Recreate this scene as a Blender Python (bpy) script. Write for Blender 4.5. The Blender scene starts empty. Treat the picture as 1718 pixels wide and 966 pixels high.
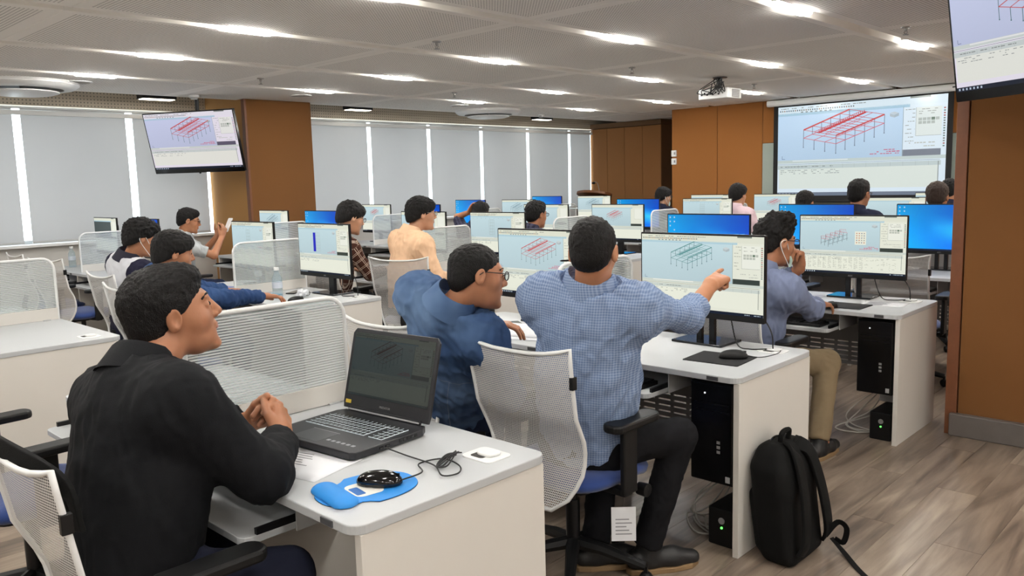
import bpy, bmesh, math, random
import numpy as np
from mathutils import Matrix, Vector, Euler

scene = bpy.context.scene
COL = scene.collection
random.seed(7)

# ------------------------------------------------------------------ camera
cam_data = bpy.data.cameras.new('camera')
cam = bpy.data.objects.new('camera', cam_data)
COL.objects.link(cam)
cam_data.sensor_width = 36.0
cam_data.lens = 1372.0 / 1718.0 * 36.0
cam_data.clip_start = 0.05
CAM_H = 1.52
_r = Vector((0.72404748, 0.68921374, -0.02719681))
_d = Vector((0.06954308, -0.11217332, -0.99125219))
_f = Vector((-0.68623539, 0.7158223, -0.12914886))
cam.matrix_world = Matrix(((_r.x, -_d.x, -_f.x, 0), (_r.y, -_d.y, -_f.y, 0), (_r.z, -_d.z, -_f.z, CAM_H), (0, 0, 0, 1)))
scene.camera = cam

# ------------------------------------------------------------------ daylight and exposure
world = bpy.data.worlds.new('overcast_sky')
scene.world = world
world.use_nodes = True
bg = world.node_tree.nodes['Background']
bg.inputs['Color'].default_value = (0.93, 0.96, 1.0, 1)
bg.inputs['Strength'].default_value = 5.0
scene.view_settings.view_transform = 'Standard'
scene.view_settings.look = 'None'
scene.view_settings.gamma = 1.0
scene.view_settings.use_curve_mapping = False
scene.view_settings.exposure = 0.0
LAMP = 122.0          # radiance of the ceiling lamps' diffusers

# ------------------------------------------------------------------ materials
def lin(c):
    out = []
    for v in c[:3]:
        v = v / 255.0
        out.append(v / 12.92 if v <= 0.04045 else ((v + 0.055) / 1.055) ** 2.4)
    return (out[0], out[1], out[2], 1.0)

MATS = {}
class NT:
    """small node-tree writer"""
    def __init__(s, m):
        s.t = m.node_tree
        s.n = s.t.nodes
        s.l = s.t.links
    def new(s, typ, **kw):
        n = s.n.new(typ)
        for k, v in kw.items():
            setattr(n, k, v)
        return n
    def link(s, a, b):
        s.l.new(a, b)
    def math(s, op, a, b=None, c=None):
        n = s.n.new('ShaderNodeMath'); n.operation = op
        for i, v in enumerate((a, b, c)):
            if v is None: continue
            if isinstance(v, (int, float)): n.inputs[i].default_value = v
            else: s.l.new(v, n.inputs[i])
        return n.outputs[0]
    def mix(s, fac, a, b):
        n = s.n.new('ShaderNodeMix'); n.data_type = 'RGBA'
        for sock, v in ((n.inputs[0], fac), (n.inputs[6], a), (n.inputs[7], b)):
            if isinstance(v, (int, float)): sock.default_value = v
            elif isinstance(v, tuple): sock.default_value = v
            else: s.l.new(v, sock)
        return n.outputs[2]

def mat(name, col, rough=0.5, metal=0.0, var=0.06, vscale=6.0, bump=0.0, bscale=150.0, spec=0.5, sss=0.0, coat=0.0, emit=None, sheen=0.0):
    if name in MATS: return MATS[name]
    m = bpy.data.materials.new(name); m.use_nodes = True
    T = NT(m)
    b = T.n['Principled BSDF']
    c = lin(col)
    tc = T.new('ShaderNodeTexCoord')
    no = T.new('ShaderNodeTexNoise'); no.inputs['Scale'].default_value = vscale; no.inputs['Detail'].default_value = 3
    T.link(tc.outputs['Object'], no.inputs['Vector'])
    dark = tuple(v * (1 - var * 1.5) for v in c[:3]) + (1,)
    lite = tuple(min(1, v * (1 + var)) for v in c[:3]) + (1,)
    T.link(T.mix(no.outputs['Fac'], dark, lite), b.inputs['Base Color'])
    b.inputs['Roughness'].default_value = rough
    b.inputs['Metallic'].default_value = metal
    b.inputs['Specular IOR Level'].default_value = spec
    if coat: b.inputs['Coat Weight'].default_value = coat
    if sheen: b.inputs['Sheen Weight'].default_value = sheen
    if sss:
        b.inputs['Subsurface Weight'].default_value = sss
        b.inputs['Subsurface Radius'].default_value = (0.012, 0.005, 0.003)
        b.inputs['Subsurface Scale'].default_value = 0.6
    if bump:
        n2 = T.new('ShaderNodeTexNoise'); n2.inputs['Scale'].default_value = bscale; n2.inputs['Detail'].default_value = 2
        T.link(tc.outputs['Object'], n2.inputs['Vector'])
        bp = T.new('ShaderNodeBump'); bp.inputs['Strength'].default_value = bump; bp.inputs['Distance'].default_value = 0.002
        T.link(n2.outputs['Fac'], bp.inputs['Height']); T.link(bp.outputs['Normal'], b.inputs['Normal'])
    if emit:
        b.inputs['Emission Color'].default_value = lin(emit[0]); b.inputs['Emission Strength'].default_value = emit[1]
    MATS[name] = m
    return m

WHITE = mat('white_laminate', (212, 208, 201), 0.42, var=0.015)
WHITE_TOP = mat('light_grey_white_laminate', (183, 186, 188), 0.40, var=0.015)
WHITE_EDGE = mat('white_edge_band', (206, 204, 200), 0.45, var=0.02)
WHITE_PL = mat('white_plastic', (224, 225, 224), 0.42, var=0.02)
GREY_METAL = mat('grey_painted_metal', (134, 133, 133), 0.55, 0.0, var=0.03)
LIGHT_METAL = mat('light_grey_metal', (186, 187, 188), 0.45, 0.2, var=0.03)
BLACK_PL = mat('black_plastic', (14, 14, 15), 0.45, var=0.1, bump=0.1, bscale=600, spec=0.3)
BLACK_GLOSS = mat('black_gloss', (10, 10, 12), 0.12, var=0.05)
BLACK_METAL = mat('black_metal', (22, 22, 25), 0.3, 0.4, var=0.08)
DARK_GLASS = mat('smoked_base_plate', (34, 36, 40), 0.08, 0.5, var=0.04)
CABLE = mat('black_cable', (18, 18, 19), 0.55, var=0.1)
CABLE_W = mat('grey_cable', (176, 172, 164), 0.55, var=0.05)
BLUE_SEAT = mat('blue_seat_fabric', (32, 62, 128), 0.85, var=0.12, bump=0.5, bscale=900, sheen=0.3)
PAPER = mat('paper', (226, 228, 232), 0.7, var=0.02)
LAMP_ON = None

def m_emit_attr(name, strength):
    m = bpy.data.materials.new(name); m.use_nodes = True
    T = NT(m); T.n.remove(T.n['Principled BSDF'])
    at = T.new('ShaderNodeVertexColor', layer_name='Col')
    em = T.new('ShaderNodeEmission'); em.inputs['Strength'].default_value = strength
    gl = T.new('ShaderNodeBsdfGlossy'); gl.inputs['Roughness'].default_value = 0.25; gl.inputs['Color'].default_value = (0.04, 0.04, 0.04, 1)
    ad = T.new('ShaderNodeAddShader')
    T.link(at.outputs['Color'], em.inputs['Color']); T.link(em.outputs[0], ad.inputs[0]); T.link(gl.outputs[0], ad.inputs[1])
    T.link(ad.outputs[0], T.n['Material Output'].inputs['Surface'])
    return m
SCREEN = m_emit_attr('lit_screen', 0.95)
TVSCREEN = m_emit_attr('lit_television', 0.9)
PROJ = m_emit_attr('projected_picture', 0.86)

def m_emit(name, col, s):
    m = bpy.data.materials.new(name); m.use_nodes = True
    b = m.node_tree.nodes['Principled BSDF']
    b.inputs['Base Color'].default_value = lin(col)
    b.inputs['Emission Color'].default_value = lin(col); b.inputs['Emission Strength'].default_value = s
    return m
LAMP_ON = m_emit('lamp_diffuser_on', (255, 252, 246), LAMP)
LED_GREEN = m_emit('green_led', (90, 255, 90), 3.0)

# mesh fabric of the chair backs: rows of small round holes
def m_mesh_fabric():
    m = bpy.data.materials.new('white_mesh_fabric'); m.use_nodes = True
    T = NT(m); b = T.n['Principled BSDF']
    b.inputs['Base Color'].default_value = lin((206, 205, 203)); b.inputs['Roughness'].default_value = 0.6
    uv = T.new('ShaderNodeUVMap'); sx = T.new('ShaderNodeSeparateXYZ'); T.link(uv.outputs[0], sx.inputs[0])
    P = 0.0075
    row = T.math('FLOOR', T.math('DIVIDE', sx.outputs['Y'], P))
    off = T.math('MULTIPLY', T.math('MODULO', row, 2.0), 0.5)
    fx = T.math('SUBTRACT', T.math('FRACT', T.math('ADD', T.math('DIVIDE', sx.outputs['X'], P), off)), 0.5)
    fy = T.math('SUBTRACT', T.math('FRACT', T.math('DIVIDE', sx.outputs['Y'], P)), 0.5)
    rr = T.math('ADD', T.math('MULTIPLY', fx, fx), T.math('MULTIPLY', fy, fy))
    hole = T.math('LESS_THAN', rr, 0.095)
    tr = T.new('ShaderNodeBsdfTransparent'); ms = T.new('ShaderNodeMixShader')
    T.link(hole, ms.inputs[0]); T.link(b.outputs[0], ms.inputs[1]); T.link(tr.outputs[0], ms.inputs[2])
    T.link(ms.outputs[0], T.n['Material Output'].inputs['Surface'])
    return m
MESH_FAB = m_mesh_fabric()

def m_clear(name, col, fac, rough=0.15):
    """thin clear sheet: transparent with some diffuse body and gloss"""
    m = bpy.data.materials.new(name); m.use_nodes = True
    T = NT(m); b = T.n['Principled BSDF']
    b.inputs['Base Color'].default_value = lin(col); b.inputs['Roughness'].default_value = rough
    tr = T.new('ShaderNodeBsdfTransparent'); tr.inputs[0].default_value = lin(col)
    ms = T.new('ShaderNodeMixShader')
    no = T.new('ShaderNodeTexNoise'); no.inputs['Scale'].default_value = 3
    mr = T.math('MULTIPLY_ADD', no.outputs['Fac'], 0.06, fac - 0.03)
    T.link(mr, ms.inputs[0]); T.link(tr.outputs[0], ms.inputs[1]); T.link(b.outputs[0], ms.inputs[2])
    T.link(ms.outputs[0], T.n['Material Output'].inputs['Surface'])
    return m
DIV_SHEET = m_clear('ribbed_clear_sheet', (232, 236, 236), 0.2)
RIB = m_clear('sheet_ribs', (240, 242, 242), 0.62, 0.3)
PET = m_clear('clear_bottle', (225, 234, 238), 0.22, 0.08)
BAGFILM = m_clear('thin_plastic_film', (235, 238, 240), 0.45, 0.2)
WINGLASS = m_clear('window_glass', (245, 250, 250), 0.06, 0.02)

# ------------------------------------------------------------------ mesh helpers
def rotz(a):
    c, s = math.cos(a), math.sin(a)
    return np.array([[c, -s, 0], [s, c, 0], [0, 0, 1.0]])
def unit(v):
    v = np.asarray(v, float); return v / (np.linalg.norm(v) + 1e-12)

class MB:
    def __init__(s):
        s.v = []; s.f = []; s.uv = {}
    def add(s, verts, faces):
        o = len(s.v)
        s.v += [tuple(map(float, p)) for p in verts]
        s.f += [tuple(i + o for i in f) for f in faces]
        return s
    def box(s, x0, x1, y0, y1, z0, z1, M=None):
        p = np.array([(x, y, z) for z in (z0, z1) for y in (y0, y1) for x in (x0, x1)], float)
        if M is not None: p = (np.asarray(M)[:3, :3] @ p.T).T + (np.asarray(M)[:3, 3] if np.asarray(M).shape[0] == 4 else 0)
        return s.add(p, [(0, 2, 3, 1), (4, 5, 7, 6), (0, 1, 5, 4), (2, 6, 7, 3), (0, 4, 6, 2), (1, 3, 7, 5)])
    def prism(s, poly, t0, t1, axis='z'):
        n = len(poly); P = []
        for t in (t0, t1):
            for a, b in poly:
                P.append({'z': (a, b, t), 'y': (a, t, b), 'x': (t, a, b)}[axis])
        F = [tuple(range(n))[::-1], tuple(range(n, 2 * n))] + [(i, (i + 1) % n, n + (i + 1) % n, n + i) for i in range(n)]
        if axis == 'y': F = [f[::-1] for f in F]
        return s.add(P, F)
    def rbox(s, x0, x1, y0, y1, z0, z1, r, axis='z', seg=4):
        a0, a1, b0, b1, t0, t1 = {'z': (x0, x1, y0, y1, z0, z1), 'y': (x0, x1, z0, z1, y0, y1), 'x': (y0, y1, z0, z1, x0, x1)}[axis]
        return s.prism(rrect(a0, a1, b0, b1, r, seg), t0, t1, axis)
    def tube(s, path, r, n=8, closed=False, caps=True):
        P = np.asarray(path, float); m = len(P)
        rs = np.full(m, r) if np.isscalar(r) else np.asarray(r, float)
        T = np.zeros_like(P)
        for i in range(m):
            a = P[(i + 1) % m] if (closed or i < m - 1) else P[i]
            b = P[i - 1] if (closed or i > 0) else P[i]
            T[i] = unit(a - b)
        up = np.array([0, 0, 1.0]) if abs(T[0][2]) < 0.9 else np.array([1.0, 0, 0])
        N = unit(np.cross(T[0], up)); V = []
        for i in range(m):
            N = unit(N - T[i] * (N @ T[i])); B = np.cross(T[i], N)
            for k in range(n):
                a = 2 * math.pi * k / n
                V.append(P[i] + rs[i] * (math.cos(a) * N + math.sin(a) * B))
        F = []
        for i in range(m if closed else m - 1):
            j = (i + 1) % m
            for k in range(n):
                F.append((i * n + k, i * n + (k + 1) % n, j * n + (k + 1) % n, j * n + k))
        if caps and not closed:
            F.append(tuple(range(n))[::-1]); F.append(tuple((m - 1) * n + k for k in range(n)))
        return s.add(V, F)
    def lathe(s, prof, n=20, c=(0, 0, 0), axis='z'):
        V = []; m = len(prof)
        for r, z in prof:
            for k in range(n):
                a = 2 * math.pi * k / n
                x, y = r * math.cos(a), r * math.sin(a)
                V.append({'z': (c[0] + x, c[1] + y, c[2] + z), 'y': (c[0] + x, c[1] + z, c[2] - y), 'x': (c[0] + z, c[1] + x, c[2] + y)}[axis])
        F = [(i * n + k, i * n + (k + 1) % n, (i + 1) * n + (k + 1) % n, (i + 1) * n + k) for i in range(m - 1) for k in range(n)]
        if prof[0][0] > 1e-6: F.append(tuple(range(n))[::-1])
        if prof[-1][0] > 1e-6: F.append(tuple((m - 1) * n + k for k in range(n)))
        return s.add(V, F)
    def grid(s, fn, nu, nv, closed_u=False):
        V = [fn(i / nu, j / nv) for j in range(nv + 1) for i in range(nu + (0 if closed_u else 1))]
        w = nu + (0 if closed_u else 1)
        F = [(j * w + i, j * w + (i + 1) % w, (j + 1) * w + (i + 1) % w, (j + 1) * w + i) for j in range(nv) for i in range(nu)]
        return s.add(V, F)
    def mesh(s, name, bev=0.0, smooth=False, angle=35, seg=2):
        me = bpy.data.meshes.new(name)
        me.from_pydata(s.v, [], s.f); me.update()
        bm = bmesh.new(); bm.from_mesh(me)
        bmesh.ops.remove_doubles(bm, verts=bm.verts, dist=1e-6)
        bmesh.ops.recalc_face_normals(bm, faces=bm.faces)
        if bev:
            es = [e for e in bm.edges if len(e.link_faces) == 2 and e.calc_face_angle(0) > math.radians(40)]
            bmesh.ops.bevel(bm, geom=es, offset=bev, segments=seg, affect='EDGES', profile=0.5, clamp_overlap=True)
        for f in bm.faces: f.smooth = smooth
        if smooth:
            for e in bm.edges:
                if len(e.link_faces) == 2 and e.calc_face_angle(0) > math.radians(angle): e.smooth = False
        bm.to_mesh(me); bm.free()
        return me
    def build(s, name, m, parent=None, bev=0.0, smooth=False, loc=None, angle=35, seg=2):
        return obj(name, s.mesh(name, bev, smooth, angle, seg), m, parent, loc)

def rrect(a0, a1, b0, b1, r, seg=4):
    out = []
    for cx, cy, st in ((a1 - r, b1 - r, 0), (a0 + r, b1 - r, 90), (a0 + r, b0 + r, 180), (a1 - r, b0 + r, 270)):
        for k in range(seg + 1):
            a = math.radians(st + 90 * k / seg)
            out.append((cx + r * math.cos(a), cy + r * math.sin(a)))
    return out

def obj(name, me, m, parent=None, loc=None):
    o = bpy.data.objects.new(name, me)
    COL.objects.link(o)
    if m is not None and not me.materials: me.materials.append(m)
    if parent is not None: o.parent = parent
    if loc is not None: o.location = loc
    return o
def tag(o, label, cat, group=None, kind=None):
    if label: o['label'] = label
    if cat: o['category'] = cat
    if group: o['group'] = group
    if kind: o['kind'] = kind
    return o
def thing(name, label, cat, loc=(0, 0, 0), rz=0.0, group=None):
    o = bpy.data.objects.new(name, None); COL.objects.link(o)
    o.empty_display_size = 0.1
    o.location = loc; o.rotation_euler = (0, 0, rz)
    return tag(o, label, cat, group)
def struct(o):
    o['kind'] = 'structure'; return o
def sempty(name):
    o = bpy.data.objects.new(name, None); COL.objects.link(o); o['kind'] = 'structure'; return o
def dup(root, loc, rz=0.0, label=None, group=None):
    r = root.copy(); COL.objects.link(r); r.location = loc; r.rotation_euler = (0, 0, rz)
    if label: r['label'] = label
    if group: r['group'] = group
    for ch in list(root.children):
        c = ch.copy(); COL.objects.link(c); c.parent = r
        for g in list(ch.children):
            d = g.copy(); COL.objects.link(d); d.parent = c
    return r
def copy_part(o, parent, rz=0.0, loc=None):
    c = o.copy(); COL.objects.link(c); c.parent = parent
    c.rotation_euler = (0, 0, rz)
    if loc is not None: c.location = loc
    for g in list(o.children):
        d = g.copy(); COL.objects.link(d); d.parent = c
    return c
def smooth_path(pts, n=6):
    """Catmull-Rom through points"""
    P = [np.asarray(p, float) for p in pts]
    P = [2 * P[0] - P[1]] + P + [2 * P[-1] - P[-2]]
    out = []
    for i in range(1, len(P) - 2):
        for k in range(n):
            t = k / n
            out.append(0.5 * (2 * P[i] + (P[i + 1] - P[i - 1]) * t + (2 * P[i - 1] - 5 * P[i] + 4 * P[i + 1] - P[i + 2]) * t * t + (3 * P[i] - P[i - 1] - 3 * P[i + 1] + P[i + 2]) * t ** 3))
    out.append(P[-2])
    return out
def text_mesh(txt, size, name='lettering'):
    cu = bpy.data.curves.new(name, 'FONT'); cu.body = txt; cu.size = size; cu.extrude = 0.0003
    cu.align_x = 'CENTER'; cu.align_y = 'CENTER'
    o = bpy.data.objects.new(name, cu); COL.objects.link(o)
    dg = bpy.context.evaluated_depsgraph_get()
    me = bpy.data.meshes.new_from_object(o.evaluated_get(dg))
    bpy.data.objects.remove(o); bpy.data.curves.remove(cu)
    return me
# ================================================================== SETTING
ZC = 2.6
XL, XR, YB, YF = -10.3, 6.0, -3.6, 11.65

def m_wood_floor():
    m = bpy.data.materials.new('grey_brown_vinyl_planks'); m.use_nodes = True
    T = NT(m); b = T.n['Principled BSDF']
    ge = T.new('ShaderNodeNewGeometry'); oi = T.new('ShaderNodeObjectInfo')
    mp = T.new('ShaderNodeMapping'); mp.inputs['Scale'].default_value = (9, 0.9, 1)
    off = T.new('ShaderNodeVectorMath', operation='SCALE'); off.inputs[0].default_value = (37, 91, 0)
    T.link(oi.outputs['Random'], off.inputs['Scale'])
    ad = T.new('ShaderNodeVectorMath', operation='ADD'); T.link(ge.outputs['Position'], ad.inputs[0]); T.link(off.outputs[0], ad.inputs[1])
    T.link(ad.outputs[0], mp.inputs['Vector'])
    n1 = T.new('ShaderNodeTexNoise'); n1.inputs['Scale'].default_value = 1.3; n1.inputs['Detail'].default_value = 6; n1.inputs['Distortion'].default_value = 1.4
    T.link(mp.outputs[0], n1.inputs['Vector'])
    n2 = T.new('ShaderNodeTexNoise'); n2.inputs['Scale'].default_value = 9; n2.inputs['Detail'].default_value = 4
    T.link(mp.outputs[0], n2.inputs['Vector'])
    cr = T.new('ShaderNodeValToRGB')
    e = cr.color_ramp.elements
    e[0].position = 0.30; e[0].color = lin((88, 77, 68)); e[1].position = 0.72; e[1].color = lin((160, 145, 128))
    k = cr.color_ramp.elements.new(0.5); k.color = lin((128, 113, 100))
    fac = T.math('ADD', T.math('MULTIPLY', n1.outputs['Fac'], 0.8), T.math('MULTIPLY', n2.outputs['Fac'], 0.2))
    fac = T.math('ADD', fac, T.math('MULTIPLY', T.math('SUBTRACT', oi.outputs['Random'], 0.5), 0.16))
    T.link(fac, cr.inputs[0]); T.link(cr.outputs[0], b.inputs['Base Color'])
    T.link(T.math('MULTIPLY_ADD', n2.outputs['Fac'], 0.2, 0.25), b.inputs['Roughness'])
    bp = T.new('ShaderNodeBump'); bp.inputs['Strength'].default_value = 0.12; bp.inputs['Distance'].default_value = 0.002
    T.link(n2.outputs['Fac'], bp.inputs['Height']); T.link(bp.outputs[0], b.inputs['Normal'])
    return m
FLOOR_M = m_wood_floor()

def m_perforated(name, col, pitch, rad, hx, hy, border, plane='xy'):
    """painted board with rows of round holes inside a plain border"""
    m = bpy.data.materials.new(name); m.use_nodes = True
    T = NT(m); b = T.n['Principled BSDF']
    tc = T.new('ShaderNodeTexCoord'); sx = T.new('ShaderNodeSeparateXYZ'); T.link(tc.outputs['Object'], sx.inputs[0])
    u, v = (sx.outputs['X'], sx.outputs['Y']) if plane == 'xy' else (sx.outputs['Y'], sx.outputs['Z'])
    fx = T.math('SUBTRACT', T.math('FRACT', T.math('DIVIDE', u, pitch)), 0.5)
    fy = T.math('SUBTRACT', T.math('FRACT', T.math('DIVIDE', v, pitch)), 0.5)
    rr = T.math('ADD', T.math('MULTIPLY', fx, fx), T.math('MULTIPLY', fy, fy))
    hole = T.math('LESS_THAN', rr, (rad / pitch) ** 2)
    ins = T.math('MULTIPLY', T.math('LESS_THAN', T.math('ABSOLUTE', u), hx - border), T.math('LESS_THAN', T.math('ABSOLUTE', v), hy - border))
    hole = T.math('MULTIPLY', hole, ins)
    T.link(T.mix(hole, lin(col), lin((120, 116, 110))), b.inputs['Base Color'])
    b.inputs['Roughness'].default_value = 0.8
    return m

# ---- floor
fl = sempty('floor')
MB().box(XL - 0.2, XR + 0.2, YB - 0.2, 14.2, -0.12, -0.002).build('floor_slab', FLOOR_M, fl)
pw, pl = 0.18, 1.22
plank_me = MB().box(-pw / 2 + 0.0006, pw / 2 - 0.0006, -pl / 2 + 0.0006, pl / 2 - 0.0006, -0.0045, 0).mesh('plank', bev=0.0006, seg=1)
for i in range(33):
    st = (i * 0.47) % 1.0 * pl
    for j in range(6):
        o = obj('plank', plank_me, FLOOR_M, fl, (-5.3 + pw * (i + 0.5), 0.1 + st + pl * (j + 0.5) - pl * 0.5, 0))

# ---- ceiling: boards between lamp channels
CEIL_M = m_perforated('perforated_ceiling_board', (244, 241, 235), 0.024, 0.0058, 0.645, 1.21, 0.075)
CEIL_P = mat('ceiling_paint', (236, 233, 227), 0.8, var=0.02)
ce = sempty('ceiling')
GX = [-8.14 + 1.41 * i for i in range(10)]
panel_me = MB().box(-0.645, 0.645, -1.2095, 1.2095, 0, 0.08).mesh('ceiling_panel', bev=0.003, seg=1)
for i in range(11):
    xc = -8.845 + 1.41 * i
    for j in range(7):
        yc = -1.8 + 2.42 * j
        obj('ceiling_panel', panel_me, CEIL_M, ce, (xc, yc, ZC))
for x in GX:
    MB().box(x - 0.07, x + 0.07, YB, 13.9, ZC + 0.078, ZC + 0.10).build('ceiling_channel', CEIL_P, ce)
MB().box(XL - 0.2, -9.45, YB, 14.2, 2.80, 2.86).box(-9.5, -9.46, YB, 14.0, ZC + 0.005, 2.80).build('raised_window_soffit', CEIL_P, ce)
MB().box(XL - 0.2, XR + 0.2, YB - 0.2, 14.2, 2.87, 2.95).build('ceiling_slab', CEIL_P, ce)

# ---- fabric covered walls
def m_fabric(name, col, var=0.05):
    m = mat(name, col, 0.92, var=var, vscale=1.4, bump=0.35, bscale=420, sheen=0.15)
    return m
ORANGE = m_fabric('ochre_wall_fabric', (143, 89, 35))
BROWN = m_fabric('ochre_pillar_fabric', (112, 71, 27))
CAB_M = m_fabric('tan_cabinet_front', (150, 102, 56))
SEAM = mat('dark_seam', (60, 38, 18), 0.8)
TRIM_W = mat('reddish_wood_trim', (112, 66, 38), 0.5, var=0.15, vscale=30)
WALLP = mat('grey_white_wall_paint', (196, 194, 190), 0.85, var=0.02)
BASEB = mat('grey_skirting', (98, 92, 88), 0.5, var=0.12, vscale=14, bump=0.1)

wf = sempty('wall_front')
MB().box(-7.43, XR + 0.2, YF + 0.02, YF + 0.2, 0, 2.68).build('wall_backing', SEAM, wf)
xs = [-7.45, -6.62, -5.86]
for a, b in zip(xs[:-1], xs[1:]):
    MB().box(a + 0.004, b - 0.004, YF - 0.012, YF + 0.03, 0.1, ZC).build('wall_panel', ORANGE, wf, bev=0.004)
x = -5.86
while x < XR:
    MB().box(x + 0.004, min(x + 0.83, XR) - 0.004, YF - 0.012, YF + 0.03, 1.985, ZC).build('wall_panel', ORANGE, wf, bev=0.004)
    MB().box(x + 0.004, min(x + 0.83, XR) - 0.004, YF - 0.012, YF + 0.03, 0.1, 0.9).build('wall_panel', ORANGE, wf, bev=0.004)
    if x > -3.0: MB().box(x + 0.004, min(x + 0.83, XR) - 0.004, YF - 0.012, YF + 0.03, 0.9, 1.985).build('wall_panel', ORANGE, wf, bev=0.004)
    x += 0.83
struct(MB().box(-7.45, XR, YF - 0.02, YF + 0.02, 0, 0.1).build('baseboard_front', BASEB, bev=0.004))
wb = thing('whiteboard', 'grey green glass writing board behind the pull-down screen', 'whiteboard', (-4.4, YF - 0.014, 0.9))
MB().rbox(-1.45, 1.37, -0.012, 0, 0, 1.08, 0.01, 'y').build('board', mat('grey_green_glass', (150, 160, 152), 0.2, var=0.02), wb)
MB().box(-1.45, 1.37, -0.05, -0.01, -0.02, 0).build('pen_ledge', LIGHT_METAL, wb, bev=0.003)

# recess beside the front wall
struct(MB().box(XL - 0.2, -7.2, 14.0, 14.2, 0, 2.9).build('wall_recess_back', WALLP))
struct(MB().box(-7.45, -7.25, YF + 0.03, 14.0, 0, 2.68).build('wall_recess_side', ORANGE))
struct(MB().box(XR, XR + 0.2, YB, YF + 0.2, 0, 2.9).build('wall_right', WALLP))
struct(MB().box(XL - 0.2, XR + 0.2, YB - 0.2, YB, 0, 2.9).build('wall_back', WALLP))

# ---- window wall
wl = sempty('wall_left')
PERF_W = m_perforated('shade_tinted_bulkhead_board', (188, 176, 158), 0.038, 0.008, 99, 99, 0, 'yz')  # white board; the dim recess's brownish shade is mixed into its colour
MB().box(XL - 0.2, XL, YB, 14.0, 0, 0.93).build('wall_under_windows', WALLP, wl)
MB().box(XL - 0.2, XL, YB, 14.0, 2.505, 2.9).build('perforated_bulkhead', PERF_W, wl)
MB().box(XL - 0.2, XL, YB, 1.6, 0.93, 2.505).build('wall_pier', WALLP, wl)
MB().box(XL - 0.2, XL + 0.09, 1.6, 13.1, 0.93, 0.96).build('window_sill', WHITE_PL, wl, bev=0.004)
for n, (a, b) in enumerate(((1.6, 5.1), (6.05, 14.0))):
    w = sempty('window_%d' % (n + 1))
    mb = MB(); mb.box(XL - 0.19, XL - 0.14, a, b, 0.96, 1.0).box(XL - 0.19, XL - 0.14, a, b, 2.48, 2.52).box(XL - 0.19, XL - 0.14, a, a + 0.05, 0.96, 2.5).box(XL - 0.19, XL - 0.14, b - 0.05, b, 0.96, 2.5)
    mb.build('window_frame', LIGHT_METAL, w, bev=0.004)
    g0 = 2.89 - 0.6
    ys = [a + 0.05] + [y for y in [g0 + 1.19 * k for k in range(-1, 11)] if a + 0.3 < y < b - 0.3] + [b - 0.05]
    for p, q in zip(ys[:-1], ys[1:]):
        MB().box(XL - 0.172, XL - 0.166, p + 0.02, q - 0.02, 1.0, 2.48).build('pane', WINGLASS, w)
    for y in ys[1:-1]: MB().box(XL - 0.185, XL - 0.145, y - 0.02, y + 0.02, 1.0, 2.48).build('mullion', LIGHT_METAL, w)

def m_blind():
    m = mat('grey_blind_fabric', (176, 177, 180), 0.9, var=0.03, vscale=2.0, bump=0.2, bscale=700)
    T = NT(m); tr = T.new('ShaderNodeBsdfTranslucent'); tr.inputs[0].default_value = (0.56, 0.55, 0.54, 1)
    ms = T.new('ShaderNodeMixShader'); ms.inputs[0].default_value = 0.13
    T.link(T.n['Principled BSDF'].outputs[0], ms.inputs[1]); T.link(tr.outputs[0], ms.inputs[2]); T.link(ms.outputs[0], T.n['Material Output'].inputs['Surface'])
    return m
BLIND = m_blind()
BL = [(1.70, 2.89, 'leftmost, cut by the picture edge'), (2.89, 4.10, 'widest one left of the hanging television'), (4.10, 5.08, 'behind the hanging television'),
      (6.06, 7.65, 'just right of the ochre pillar'), (7.65, 8.84, 'second right of the pillar'), (8.84, 10.03, 'third right of the pillar'), (10.03, 11.22, 'fourth right of the pillar'), (11.22, 12.41, 'fifth right of the pillar'), (12.41, 13.1, 'narrow one beside the tan cabinets')]
for k, (a, b, where) in enumerate(BL):
    gapv = 0.036 if k > 2 else 0.042
    t = thing('roller_blind', 'grey roller blind drawn down, ' + where, 'roller blind', (XL + 0.03, (a + b) / 2, 0.97), 0, 'grey roller blinds along the window wall')
    hw = (b - a) / 2 - gapv
    mb = MB(); mb.grid(lambda u, v: (0.012 * math.sin(v * 2.2) + 0.003 * math.sin(u * 9), -hw + 2 * hw * u, 0.02 + 1.455 * v), 10, 8)
    o = mb.build('blind_cloth', BLIND, t, smooth=True)
    MB().rbox(-0.012, 0.012, -hw, hw, 0, 0.025, 0.006, 'y').build('bottom_bar', LIGHT_METAL, t)
    MB().tube([(0, -hw, 1.49), (0, hw, 1.49)], 0.016, 10).build('roller', WHITE_PL, t, smooth=True)
for n, (a, b) in enumerate(((1.6, 5.08), (6.06, 13.1))):
    struct(MB().box(XL + 0.045, XL + 0.075, a, b, 2.395, 2.445).box(XL + 0.045, XL + 0.075, a, b, 2.465, 2.478).build('trim_%d' % (n + 3), WHITE_PL, bev=0.003))

# ---- pillars
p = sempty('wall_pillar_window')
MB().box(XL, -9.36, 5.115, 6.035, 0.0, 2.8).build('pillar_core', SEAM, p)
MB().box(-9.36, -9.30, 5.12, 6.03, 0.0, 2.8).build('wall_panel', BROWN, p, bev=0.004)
MB().box(XL, -9.36, 5.10, 5.13, 0.0, 2.8).build('wall_panel', m_fabric('ochre_pillar_lit_face', (166, 118, 56)), p, bev=0.004)  # same ochre fabric, coloured lighter for the light on this face
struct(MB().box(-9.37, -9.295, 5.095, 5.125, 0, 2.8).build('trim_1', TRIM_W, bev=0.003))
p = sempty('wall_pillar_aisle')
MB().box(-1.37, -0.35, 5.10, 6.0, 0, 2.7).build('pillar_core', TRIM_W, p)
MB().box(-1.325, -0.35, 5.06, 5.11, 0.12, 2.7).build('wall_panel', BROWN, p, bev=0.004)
struct(MB().box(-1.39, -1.33, 5.05, 5.11, 0, 2.7).build('trim_2', TRIM_W, bev=0.003))
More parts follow.
